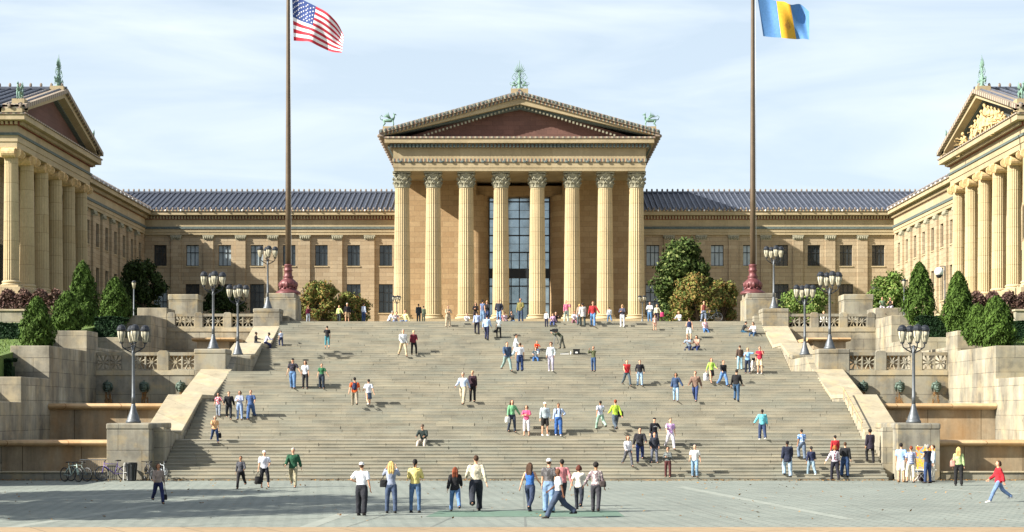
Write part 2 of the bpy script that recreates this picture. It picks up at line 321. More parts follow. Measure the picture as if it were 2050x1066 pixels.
# ---------------------------------------------------------------- stair side walls, pedestals, fountains, balustrades
M['ruststain'] = plain('rust stain', lin('#8f6a40'), .9, .3, 3)
_m = M['ruststain'].node_tree; _g = _m.nodes.new('ShaderNodeNewGeometry'); _mp = _m.nodes.new('ShaderNodeMapping'); _mp.inputs['Scale'].default_value = (9, 1, 1.6); _m.links.new(_g.outputs['Position'], _mp.inputs[0])
_n = noise(_m.nodes, _m.links, _mp.outputs[0], 1.0, 5, .6); _r = ramp(_m.nodes, [(.42, g4(0)), (.56, g4(.85))]); _m.links.new(_n.outputs[0], _r.inputs[0]); _m.links.new(_r.outputs[0], _m.nodes['Principled BSDF'].inputs['Alpha'])
SIDE = {-1: 'left', 1: 'right'}
def bx(m, s, x0, x1, y0, y1, z0, z1): m.box(s*x0, s*x1, y0, y1, z0, z1)
for s in (-1, 1):
    sd_ = SIDE[s]
    t = thing('stair_side_wall', 'stepped stone side wall with sloping coping slabs along the %s edge of the stairs' % sd_, 'wall', (s*18.4, 80, 0), 'side walls of the staircase')
    prof = [(80.3, -.1), (80.3, 2.55), (84.3, 2.1), (84.5, 2.12), (90, 4.05), (93.2, 4.05), (93.4, 4.03), (99.3, 5.65), (101.4, 6.7), (107.1, 6.7), (107.9, 6.9), (111.2, 7.75), (114.6, 7.78), (119.4, 9.3), (121.2, 9.3), (121.2, -.1)]
    m = MB(); m.prism(prof, s*17.52, s*19.25); m.build('wall', M['granite'], t)
    for y0, z0, y1, z1, fl in ((84.4, 2.3, 90.0, 4.25, 93.2), (93.25, 4.22, 99.35, 5.88, 0), (107.85, 7.05, 111.2, 7.95, 114.6), (114.65, 7.97, 119.4, 9.52, 0)):
        m = MB(); P_ = [(y0, z0-.22), (y0, z0), (y1, z1)]+([(fl, z1)] if fl else [])+([(fl, z1-.22)] if fl else [])+[(y1, z1-.22)]
        m.prism(P_, s*17.47, s*19.36); m.build('coping_slab', M['slab'], t, bevel=.03)
    peds = [(79.3, 84.3, 18.0, 20.05, 0, 2.75, 'large stone lamp pedestal at the foot of the stairs on the %s'), (99.4, 101.4, 17.86, 19.75, 3.6, 7.1, 'square stone lamp pedestal halfway up the stairs on the %s, joined to the lower balustrade'),
            (107.0, 107.85, 17.55, 19.4, 5.7, 7.0, 'low stone lamp pedestal behind the halfway landing on the %s'), (119.5, 121.3, 17.5, 19.4, 7.5, 10.8, 'stone lamp pedestal at the top of the stairs on the %s, beside the flagpole')]
    for y0, y1, x0, x1, z0, z1, lb in peds:
        t = thing('stone_pedestal', lb % sd_, 'pedestal', (s*(x0+x1)/2, y0, z0), 'lamp pedestals beside the stairs')
        m = MB(); bx(m, s, x0, x1, y0, y1, z0, z1-.3); m.build('shaft', M['granite2'], t, bevel=.03)
        m = MB(); bx(m, s, x0-.03, x1+.03, y0-.03, y1+.02, z1-.3, z1); m.build('cap', M['granite2'], t, bevel=.07)
    # flagpole pedestal
    t = thing('flagpole_pedestal', 'tall stained stone pedestal carrying the %s flagpole' % sd_, 'pedestal', (s*17.7, 122, 9.9), 'flagpole pedestals')
    m = MB(); bx(m, s, 16.65, 19.0, 122.0, 125, 8.9, 11.72); m.build('shaft', M['granite2'], t, bevel=.04)
    m = MB(); bx(m, s, 16.75, 18.9, 122.1, 124.9, 11.72, 12.1); m.build('cap', M['granite2'], t, bevel=.06)
    m = MB(); bx(m, s, 17.1, 18.3, 121.0, 121.98, 9.2, 10.35); m.build('plinth', M['granite2'], t, bevel=.03)
    # retaining wall stepping up outside the fountain
    t = thing('retaining_wall', 'high stepped ashlar retaining wall outside the %s fountain' % sd_, 'wall', (s*26.7, 82, 0), 'retaining walls')
    for y0, y1, z1 in ((72, 81.8, 3.8), (81.8, 84.5, 3.8), (84.5, 89.6, 5.1), (89.6, 97.4, 6.9), (97.4, 99.9, 8.1), (99.9, 106.2, 7.2), (106.2, 114.5, 8.1), (114.5, 119.6, 10.0), (119.6, 122.5, 10.85)):
        m = MB(); bx(m, s, 25.7, 27.85, y0+.004, y1, -.1 if z1 < 8 else 2, z1); m.build('block', M['granite'], t, bevel=.035)
    t = thing('stone_block', 'plain stone block standing behind the upper %s balustrade' % sd_, 'pedestal', (s*25.4, 124, 9.5), 'stone blocks behind the balustrades')
    m = MB(); bx(m, s, 24.3, 26.5, 124, 126, 9.4, 11.7); m.build('shaft', M['granite2'], t, bevel=.04); m = MB(); bx(m, s, 24.25, 26.55, 123.97, 126, 11.7, 12.15); m.build('cap', M['granite2'], t, bevel=.06)
    # cascade fountain
    t = thing('cascade_fountain', 'stained stone cascade fountain with stacked basins and bronze mask spouts, %s of the stairs' % sd_, 'fountain', (s*22, 80, 0), 'cascade fountains')
    def lip(name, x0, x1, y0, y1, z0, z1, mat='rim'):
        m = MB(); h = z1-z0; P_ = [(y1, z0), (y0+.25, z0), (y0+.04, z0+h*.3), (y0, z0+h*.6), (y0+.08, z0+h*.92), (y0+.2, z1), (y1, z1)]
        m.prism(P_, s*x0, s*x1); return m.build(name, M[mat], t, bevel=.02)
    m = MB(); bx(m, s, 20.1, 25.69, 79.45, 79.95, -.1, .36); m.build('kerb', M['granite2'], t, bevel=.03)
    m = MB(); bx(m, s, 20.1, 25.69, 79.38, 80.0, .362, .43); m.build('kerb_top', M['slab'], t, bevel=.02)
    m = MB(); bx(m, s, 18.0, 25.69, 80.0, 81.2, -.1, .3); m.build('pool_floor', M['bed'], t)
    m = MB(); bx(m, s, 19.3, 25.69, 81.22, 83, -.1, 1.6); m.build('basin_wall', M['rust'], t); lip('basin_rim', 19.3, 25.69, 80.75, 83, 1.604, 1.9)
    m = MB(); bx(m, s, 19.3, 25.69, 83.01, 89.6, 1.2, 1.7); m.build('pool_floor', M['bed'], t)
    m = MB(); bx(m, s, 19.27, 25.69, 89.62, 91.2, 1.2, 3.42); m.build('basin_wall', M['rust'], t); lip('basin_rim', 19.27, 25.69, 89.2, 91.2, 3.424, 3.76)
    m = MB(); bx(m, s, 19.27, 25.69, 91.21, 99.5, 3, 3.6); m.build('pool_floor', M['bed'], t)
    m = MB(); bx(m, s, 19.76, 25.69, 99.45, 100.2, 3.2, 5.5); m.build('back_wall', M['granite2'], t)
    m = MB(); bx(m, s, 19.76, 25.69, 99.4, 100.22, 5.504, 5.80); m.build('moulding', M['slab'], t, bevel=.02)
    m = MB(); bx(m, s, 19.27, 25.69, 100.3, 119.5, 5.2, 5.7); m.build('pool_floor', M['bed'], t)
    m = MB(); bx(m, s, 20.2, 23.8, 103, 104, 5.5, 6.72); m.build('basin_wall', M['rust'], t); lip('basin_rim', 20.1, 23.9, 102.5, 104.1, 6.724, 6.95)
    m = MB(); bx(m, s, 19.9, 22.1, 112.3, 119.4, 5.6, 8.1); m.build('basin_wall', M['rust'], t); lip('basin_rim', 19.45, 22.4, 111.9, 119.4, 8.104, 8.35)
    m = MB(); bx(m, s, 19.42, 25.69, 119.55, 120.6, 5.2, 9.1); m.build('back_wall', M['granite'], t)
    m = MB(); bx(m, s, 19.42, 25.69, 119.5, 120.62, 9.104, 9.42); m.build('moulding', M['slab'], t, bevel=.02)
    for x in (20.55, 22.75, 24.95):
        m = MB(); c = (s*x, 99.2, 4.78); m.ball(c, (.2, .22, .24)); m.tube([(c[0], 99.05, 4.86), (c[0], 98.9, 4.72)], [.05, .08], 6); m.ball((c[0], 98.95, 4.62), (.11, .12, .06)); m.ball((c[0], 98.97, 4.52), (.09, .1, .04))
        m.ball((c[0], 99.22, 4.98), (.29, .2, .14)); m.tube([(c[0], 99.1, 5.04), (c[0], 99.22, 5.2)], [.1, .03], 7)
        for q in (-1, 1): m.tube([(c[0]+q*.2, 99.22, 4.95), (c[0]+q*.25, 99.28, 4.75), (c[0]+q*.18, 99.34, 4.52)], [.09, .08, .03], 6)
        for e_ in (-.075, .075): m.ball((c[0]+e_, 99.0, 4.88), (.05, .03, .025), 6, 5)
        o = m.build('mask_spout', M['bronzedk'], t, smooth=True)
        m = MB(); rs = random.Random(int(x*9)); L_ = [(c[0]-(.13+.14*k/7)+rs.uniform(-.04, .04), 4.5-k*.125) for k in range(8)]; R_ = [(c[0]+(.13+.14*k/7)+rs.uniform(-.04, .04), 4.5-k*.125) for k in range(8)]
        m.prism(L_+R_[::-1], 99.43, 99.448, 'y'); m.build('rust_streak', M['ruststain'], t)
    # balustrades
    def balustrade(label, yb, z0, z1, panels, posts):
        b = thing('balustrade', label, 'balustrade', (s*22.5, yb, z0), 'pierced stone balustrades')
        for x0, x1 in panels:
            m = MB(); y0, y1 = yb+.04, yb+.2; H = z1-z0
            bx(m, s, x0, x1, y0, y1, z0, z0+.09); bx(m, s, x0, x1, y0-.04, y1+.06, z1-.2, z1)
            n = 2; wd = (x1-x0)/n
            for k in range(n+1):
                xc = x0+k*wd; bx(m, s, max(x0, xc-.05), min(x1, xc+.05), y0+.004, y1-.004, z0+.092, z1-.202)
            for k in range(n):
                xc = s*(x0+(k+.5)*wd); zc = (z0+.09+z1-.2)/2; hw = wd/2-.04; hh = (H-.29)/2
                m.tube([(xc, y0+.01, zc), (xc, y1-.01, zc)], .11, 10)
                for q in range(8):
                    a = PI/8+q*PI/4; ca, sa = math.cos(a), math.sin(a); L_ = min(hw/max(abs(ca), .01), hh/max(abs(sa), .01))
                    m.tube([(xc+ca*.06, y0+.08, zc+sa*.06), (xc+ca*L_, y0+.08, zc+sa*L_)], [(.028, .06), (.06, .06)], 4)
            m.build('pierced_panel', M['granite2'], b)
        for x0, x1 in posts:
            m = MB(); h = (x1-x0)*.18; P_ = [(s*x0, z0), (s*x1, z0), (s*x1, z1-.02), (s*(x1-h), z1+.1), (s*(x0+h), z1+.1), (s*x0, z1-.02)]
            m.prism(P_, yb-.03, yb+.3, 'y'); m.build('post', M['granite2'], b, bevel=.02)
    u = lambda px, d: (px-CX)/F*d+CAMX
    balustrade('lower pierced balustrade above the mask spouts, %s of the stairs' % sd_, 99.5, 5.804, 6.9, [(19.76, 21.32), (22.0, 23.5), (24.16, 25.68)], [(21.32, 22.0), (23.5, 24.16)])
    balustrade('upper pierced balustrade joining the lamp pedestal and the %s retaining wall' % sd_, 119.6, 9.424, 10.42, [(19.42, 21.0), (21.6, 23.1), (23.7, 25.1)], [(21.0, 21.6), (23.1, 23.7), (25.1, 25.68)])
# handrail on the right side
t = thing('handrail', 'rusty metal handrail running down the right side of the second flight', 'handrail', (17.3, 85, 2)); m = MB(); m.tube([(17.42, 84.6, 2.75), (17.42, 89.6, 4.6)], .035, 6); m.build('rail', M['rim'], t)
for k in range(5): m = MB(); m.tube([(17.42, 84.8+k*1.15, 2.3+k*.41), (17.42, 84.8+k*1.15, 2.82+k*.425)], .02, 6); m.build('post', M['rim'], t)
# ---------------------------------------------------------------- lamps
def make_lamp():
    r = thing('street_lamp', 'x', 'street lamp', (0, 0, 0), 'four-lantern lamps beside the stairs')
    m = MB(); m.lathe([(.36, 0), (.36, .1), (.30, .16), (.27, .3), (.2, .48), (.14, .66), (.12, .8), (.1, .86), (.1, .92)], n=12); m.build('base', M['iron'], r, True)
    m = MB(); m.lathe([(.095, .92), (.085, 1.2), (.1, 1.24), (.08, 1.28), (.07, 3.3), (.1, 3.36), (.07, 3.45), (.05, 3.75)], n=12); m.build('post', M['iron'], r, True)
    m = MB()
    for k in range(4):
        a = R(14)+k*PI/2; ca, sa = math.cos(a), math.sin(a); m.tube([(ca*.04, sa*.04, 3.38), (ca*.3, sa*.3, 3.5), (ca*.52, sa*.52, 3.66), (ca*.56, sa*.56, 3.86)], .032, 6); m.tube([(ca*.04, sa*.04, 3.7), (ca*.25, sa*.25, 3.62), (ca*.4, sa*.4, 3.6)], .02, 6)
    m.build('bracket', M['irondk'], r, True)
    for k in range(4):
        a = R(14)+k*PI/2; c = (math.cos(a)*.56, math.sin(a)*.56, 0)
        m = MB(); m.lathe([(.07, 3.86), (.12, 3.95), (.185, 4.2), (.2, 4.42)], c, 12); g = m.build('lantern', M['glassy'], r, True)
        m = MB(); m.lathe([(.215, 4.42), (.235, 4.45), (.235, 4.52), (.2, 4.56), (.19, 4.62), (.12, 4.7), (.03, 4.73)], c, 12); m.lathe([(.09, 3.82), (.09, 3.88)], c, 8)
        for q in range(6):
            b_ = q*PI/3; m.tube([(c[0]+math.cos(b_)*.085, c[1]+math.sin(b_)*.085, 3.87), (c[0]+math.cos(b_)*.19, c[1]+math.sin(b_)*.19, 4.2), (c[0]+math.cos(b_)*.205, c[1]+math.sin(b_)*.205, 4.43)], .014, 4)
        m.build('lantern_cap', M['irondk'], g)
    return r
lamp = make_lamp(); first = True
for x, y, z, rz, sc_, lb in ((WX(267, 81), 81, 2.75, 7, 1.02, 'four-lantern iron lamp on the large pedestal at the left foot of the stairs'), (WX(427, 100.3), 100.3, 7.1, 5, 1, 'four-lantern iron lamp on the halfway pedestal left of the stairs'),
        (WX(476, 107.5), 107.5, 7.0, 8, .97, 'four-lantern iron lamp just right of the halfway lamp, left of the stairs'), (WX(536, 120.3), 120.3, 10.8, 3, .97, 'four-lantern iron lamp beside the left flagpole'),
        (WX(1829, 81), 81, 2.75, -9, 1.02, 'four-lantern iron lamp on the large pedestal at the right foot of the stairs'), (WX(1661, 100.3), 100.3, 7.1, -7, 1, 'four-lantern iron lamp on the halfway pedestal right of the stairs'),
        (WX(1611, 107.5), 107.5, 7.0, -6, .97, 'four-lantern iron lamp just left of the halfway lamp, right of the stairs'), (WX(1549, 120.3), 120.3, 10.8, -5, .97, 'four-lantern iron lamp beside the right flagpole'),
        (WX(794, 172), 172, 12.5, 10, .62, 'small lamp in front of the leftmost portico column'), (WX(1286, 172), 172, 12.5, 10, .62, 'small lamp in front of the rightmost portico column')):
    o = lamp if first else copy_tree(lamp); first = False; o.location = (x, y, z); o.rotation_euler = (0, 0, R(rz)); o.scale = (sc_,)*3; o['label'] = lb
for x, yt, d, lb in ((268, 563, 116, 'slim single-lantern lamp post on the left terrace beside the round shrub'), (1810, 560, 116, 'slim single-lantern lamp post on the right terrace behind the sitting pair')):
    zb = 9.4; X = WX(x, d); zt = WZ(yt, d); t = thing('lamp_post', lb, 'street lamp', (X, d, zb), 'single-lantern lamp posts')
    m = MB(); m.lathe([(.1, 0), (.06, .3), (.045, zt-zb-.55)], (X, d, zb), 8); m.build('post', M['iron'], t, True)
    m = MB(); m.lathe([(.06, zt-zb-.55), (.15, zt-zb-.15), (.15, zt-zb-.12)], (X, d, zb), 10); m.build('lantern', M['glassy'], t, True)
    m = MB(); m.lathe([(.17, zt-zb-.12), (.12, zt-zb-.02), (.02, zt-zb+.04)], (X, d, zb), 10); m.build('lantern_cap', M['irondk'], t, True)
# ---------------------------------------------------------------- flagpoles and flags
def flagpole(px, lb):
    d = 123.4; X = WX(px, d); t = thing('flagpole', lb, 'flagpole', (X, d, 12.1), 'flagpoles')
    m = MB(); m.lathe([(.95, 0), (.95, .1), (.85, .2), (.62, .32), (.55, .5), (.66, .62), (.68, .85), (.5, 1.05), (.36, 1.15), (.36, 1.25), (.42, 1.3), (.3, 1.4), (.28, 1.7), (.36, 1.76), (.3, 1.84), (.27, 2.1), (.33, 2.16), (.25, 2.24)], (X, d, 12.1), 24)
    for k in range(8):
        a = k*PI/4; m.ball((X+math.cos(a)*.58, d+math.sin(a)*.58, 12.8), (.16, .16, .24)); m.ball((X+math.cos(a+.4)*.6, d+math.sin(a+.4)*.6, 12.55), .1)
    m.build('base', M['redbase'], t, True)
    m = MB(); m.lathe([(.215, 2.2), (.20, 8), (.16, 16), (.13, 24), (.1, 30), (.09, 30.1)], (X, d, 12.1), 16); m.build('pole', M['pole'], t, True)
    m = MB(); m.ball((X, d, 42.4), .25); m.build('finial', M['redbase'], t, True)
    m = MB(); m.tube([(X+.24, d-.1, 14), (X+.17, d-.08, 41.5)], .012, 5); m.build('halyard', M['white'], t); return t, X, d
def catmull(pts, n):
    pts = [np.array(p, float) for p in pts]; out = []; k = len(pts)-1
    for i in range(n+1):
        u = i/n*k; j = min(int(u), k-1); f = u-j; p0 = pts[max(j-1, 0)]; p1 = pts[j]; p2 = pts[j+1]; p3 = pts[min(j+2, k)]
        out.append(.5*((2*p1)+(-p0+p2)*f+(2*p0-5*p1+4*p2-p3)*f*f+(-p0+3*p1-3*p2+p3)*f**3))
    return out
def flag(parent, top, bot, d0, NU, NV, colfn, mats, amp):
    T = catmull(top, NU); B = catmull(bot, NU); m = MB(); G = {}
    for i in range(NU+1):
        for j in range(NV+1):
            p = T[i]+(B[i]-T[i])*(j/NV); u, v = i/NU, j/NV
            dy = amp*math.sin(u*9+v*1.2)*u**.5+amp*.5*math.sin(u*17-v*3)*u; dp = d0+dy
            G[i, j] = Vector((WX(p[0], dp), dp, WZ(p[1], dp)))
    for i in range(NU):
        for j in range(NV):
            m.m = colfn(i, j); m.add([G[i, j], G[i+1, j], G[i+1, j+1], G[i, j+1]], [(0, 1, 2, 3)])
    return m, G
M['fw'] = plain('flag white', lin('#e6e6ea'), .8, .04); M['fr'] = plain('flag red', lin('#b3283a'), .8, .08); M['fb'] = plain('flag navy', lin('#2c4380'), .8, .1)
M['pb'] = plain('flag azure', lin('#4f7fb4'), .8, .1); M['py'] = plain('flag yellow', lin('#d9a52a'), .8, .1); M['pc'] = plain('flag crest', lin('#c08a32'), .8, .3)
t, X, d = flagpole(577, 'left bronze flagpole on a red base flying the American flag')
m, G = flag(t, [(584, -22), (602, -3), (632, 13), (655, 26), (676, 48), (688, 72)], [(588, 82), (606, 83), (620, 84), (640, 94), (664, 104), (684, 106)], d, 52, 39, lambda i, j: 2 if (i < 21 and j < 21) else (1 if (j//3) % 2 == 0 else 0), None, .28)
for r_ in range(9):
    for c_ in range(6 if r_ % 2 == 0 else 5):
        gi = (1+2*c_+(0 if r_ % 2 == 0 else 1))/12*21; gj = (r_+1)/10*21; i0, j0 = int(gi), int(gj); p = G[i0, j0].lerp(G[i0+1, j0+1], .5); n_ = (G[i0+1, j0]-G[i0, j0]).cross(G[i0, j0+1]-G[i0, j0]).normalized()
        if n_.y > 0: n_ = -n_
        e1 = (G[i0+1, j0]-G[i0, j0]).normalized(); e2 = n_.cross(e1)
        for sg in (1, -1):
            vs = []
            for q in range(10):
                rr = .075 if q % 2 == 0 else .03; a = q*PI/5+PI/2; vs.append(p+n_*.012*sg+e1*math.cos(a)*rr+e2*math.sin(a)*rr)
            m.m = 0; m.add(vs, [tuple(range(10))])
m.build('flag', [M['fw'], M['fr'], M['fb']], t)
t, X, d = flagpole(1507, 'right bronze flagpole on a red base flying the blue and yellow flag')
m, G = flag(t, [(1514, -22), (1535, -5), (1552, 2), (1570, 4), (1584, 10), (1602, 9), (1620, 24)], [(1528, 73), (1545, 75), (1562, 76), (1580, 78), (1596, 79), (1608, 78), (1620, 80)], d, 48, 24, lambda i, j: 2 if (21 <= i < 27 and 12 <= j < 18 and abs(i-24)+abs(j-15)*1.2 < 4.2) else (1 if 17 <= i < 31 else 0), None, .3)
m.build('flag', [M['pb'], M['py'], M['pc']], t)
# ---------------------------------------------------------------- museum building
mu = thing('museum_building', 'golden stone museum with columned temple portico, tiled roofs and two forward wings', 'building', (0, 183, 13))
ORG[mu.name] = Vector((0, 183, 13))
def part(m, name, mat, smooth=False, bevel=0, parent=None): return m.build(name, mat, parent or mu, smooth, bevel)
O3 = Vector((0, 183, 13))
def frame_of(kind):
    if kind == 'main': return lambda u, v, z: (u, 195-v, z)
    if kind == 'left': return lambda u, v, z: (-44.3+v, u, z)
    return lambda u, v, z: (44.3-v, u, z)
def lbox(m, fr, u0, u1, v0, v1, z0, z1):
    a = fr(u0, v0, z0); b_ = fr(u1, v1, z1); m.box(a[0], b_[0], a[1], b_[1], z0, z1)
def wall_open(m, fr, u0, u1, z0, z1, th, ops):
    """upright wall with real window openings; ops = rows of (list of centres, width, z0, z1)"""
    zc = z0
    for cs, wd, a, b_ in ops:
        lbox(m, fr, u0, u1, -th, 0, zc, a); e = u0
        for c in sorted(cs):
            lbox(m, fr, e, c-wd/2, -th, 0, a, b_); e = c+wd/2
        lbox(m, fr, e, u1, -th, 0, a, b_); zc = b_
    lbox(m, fr, u0, u1, -th, 0, zc, z1)
def winmesh(wd, h, nv, hz, glass):
    m = MB(); m.box(-wd/2, wd/2, .34, .36, 0, h); g = m.mesh('window', glass); m = MB(); f_ = .07
    for k in range(nv+1):
        x = -wd/2+wd*k/nv; m.box(max(-wd/2, x-f_/2), min(wd/2, x+f_/2), .26, .335, 0, h)
    for z in [0]+hz+[h-.08]: m.box(-wd/2, wd/2, .25, .334, z, z+.08)
    f = m.mesh('frame', M['frame']); m = MB(); m.box(-wd/2-.08, wd/2+.08, -.08, .34, -.14, -.002); return g, f, m.mesh('sill', M['ent'])
WU = [winmesh(1.5, 2.48, 3, [1.55], M['glass']), winmesh(1.5, 2.48, 3, [1.55], M['glassb'])]; WL = [winmesh(1.66, 3.4, 3, [1.3, 2.4], M['glass']), winmesh(1.66, 3.4, 3, [1.3, 2.4], M['glassb'])]
def window(ms, fr, u, z, rz):
    p = Vector(fr(u, 0, z))-O3; o = put('window', ms[0], mu, p, rz); put('frame', ms[1], o); put('sill', ms[2], o)
def facade(kind, u0, u1, cs, rz, name='facade_wall'):
    fr = frame_of(kind); m = MB(); wall_open(m, fr, u0, u1, 12.2, 24.2, .6, [(cs, 1.66, 15.0, 18.4), (cs, 1.5, 20.56, 23.04)]); part(m, name, M['sand'])
    for c in cs:
        bl = random.random()
        window(WL[0 if random.random() < .7 else 1], fr, c, 15.0, rz); window(WU[1 if (random.random() < .35 or (kind == 'main' and 15 < c < 30)) else 0], fr, c, 20.56, rz)
    m = MB(); mc = MB()
    ps = sorted(set([round(c+1.905, 3) for c in cs]+[round(c-1.905, 3) for c in cs])); last = -99
    for p in ps:
        if p-last < .5 or p-.6 < u0 or p+.6 > u1: continue
        last = p; m = MB(); mc = MB(); lbox(m, fr, p-.58, p+.58, .002, .24, 12.2, 23.62)
        for k in range(3): lbox(mc, fr, p-.60-.04*k, p+.60+.04*k, .0, .27+.03*k, 23.62+.19*k, 23.62+.19*(k+1)-.01)
        for k in range(-2, 3): q = Vector(fr(p+k*.24, .36, 23.86)); mc.ball(q, (.1, .1, .17), 6, 5)
        pl = part(m, 'pilaster', M['sand']); part(mc, 'capital', M['capital'], parent=pl)
    m = MB(); lbox(m, fr, u0, u1, -.6, .30, 24.2, 24.52); lbox(m, fr, u0, u1, -.6, .36, 24.523, 24.88); part(m, 'architrave', M['ent'])
    m = MB(); lbox(m, fr, u0, u1, -.6, .45, 24.882, 25.16); part(m, 'painted_band', M['teal'])
    m = MB(); lbox(m, fr, u0, u1, -.6, .30, 25.162, 26.0); part(m, 'frieze', M['ent'])
    m = MB(); lbox(m, fr, u0, u1, -.6, .34, 26.002, 26.46); n = int((u1-u0)/.36); m.m = 1
    for k in range(n): u_ = u0+(k+.5)*(u1-u0)/n; lbox(m, fr, u_-.1, u_+.1, .344, .6, 26.06, 26.42)
    part(m, 'dentil_band', [M['red'], M['ent']])
    m = MB(); lbox(m, fr, u0, u1, -.6, 1.02, 26.464, 26.9); part(m, 'cornice', M['ent'], bevel=.03)
    m = MB(); lbox(m, fr, u0, u1, -.6, 1.14, 26.904, 27.06); m.m = 1; n = int((u1-u0)/1.9)
    for k in range(n+1): m.ball(fr(u0+(k+.5)*(u1-u0)/(n+1), 1.2, 26.98), (.11, .1, .12), 8, 5)
    n = int((u1-u0)/.63); m.m = 2
    for k in range(n):
        c = Vector(fr(u0+(k+.5)*(u1-u0)/n, 1.02, 27.2)); m.ball(c, (.11, .11, .19) , 6, 5)
    part(m, 'gutter', [M['orn'], M['white'], M['antefix']])
    return fr
cs = [15.8+3.81*k for k in range(8)]
facade('main', -44.3, -13.62, [-c for c in cs], 0); facade('main', 13.62, 44.3, cs, 0)
wc = [192.2-3.87*k for k in range(10)]
facade('left', 153.3, 193.7, wc, R(90), 'wing_wall'); facade('right', 153.3, 193.7, wc, R(-90), 'wing_wall')
m = MB(); m.box(-44.9, -44.32, 193.7, 195.5, 12.2, 26.9); m.box(44.32, 44.9, 193.7, 195.5, 12.2, 26.9); part(m, 'corner_pier', M['sand'])
def roof(name, e0, e1, r0, r1, axis, u0, u1, ribs, antef=True, back=None):
    """gable roof: eave (coord,z) -> ridge (coord,z), ribs of round tiles, ridge ornaments"""
    m = MB(); q = (lambda u, c, z: (u, c, z)) if axis == 'x' else (lambda u, c, z: (c, u, z))
    B = back if back else 2*r0[0]-e0[0]
    for c0 in (e0[0], B):
        vs = [q(u, c, z) for u in (u0, u1) for c, z in ((c0, e0[1]-.16), (c0, e0[1]), (r0[0], r0[1]), (r0[0], r0[1]-.16))]
        m.add(vs, [(0, 1, 2, 3), (7, 6, 5, 4), (0, 4, 5, 1), (1, 5, 6, 2), (2, 6, 7, 3), (3, 7, 4, 0)])
    o = part(m, name, M['tile'])
    m = MB(); n = int((u1-u0)/ribs); a = MB()
    for k in range(n):
        u = u0+(k+.5)*(u1-u0)/n; m.tube([q(u, e0[0], e0[1]+.04), q(u, r0[0], r0[1]+.04)], .11, 6)
        if antef: a.ball(q(u, r0[0], r0[1]+.36), (.13, .13, .2), 6, 5); a.tube([q(u, r0[0], r0[1]), q(u, r0[0], r0[1]+.26)], .09, 5)
    part(m, 'roof_ribs', M['tilerib'], parent=o)
    m = MB(); m.tube([q(u0, r0[0], r0[1]+.08), q(u1, r0[0], r0[1]+.08)], .16, 6); m.m = 1; m.add(a.v, a.f); part(m, 'ridge', [M['tilerib'], M['antefix']], parent=o)
    # tile courses
    m = MB(); nc = 14
    for k in range(1, nc):
        f_ = k/nc; c = e0[0]+(r0[0]-e0[0])*f_; z = e0[1]+(r0[1]-e0[1])*f_; s_ = 1 if r0[0] > e0[0] else -1
        m.add([q(u0, c, z+.035), q(u1, c, z+.035), q(u1, c+s_*.12, z+.05), q(u0, c+s_*.12, z+.05), q(u0, c, z-.01), q(u1, c, z-.01)], [(0, 1, 2, 3), (4, 5, 1, 0)])
    part(m, 'tile_courses', M['tile'], parent=o)
roof('main_roof', (193.9, 27.08), 0, (203.2, 30.25), 0, 'x', -58, -13.5, .63); roof('main_roof', (193.9, 27.08), 0, (203.2, 30.25), 0, 'x', 13.5, 58, .63)
for s in (-1, 1): roof('wing_roof', (s*43.2, 27.08), 0, (s*52.5, 30.2), 0, 'y', 150, 200, .63)
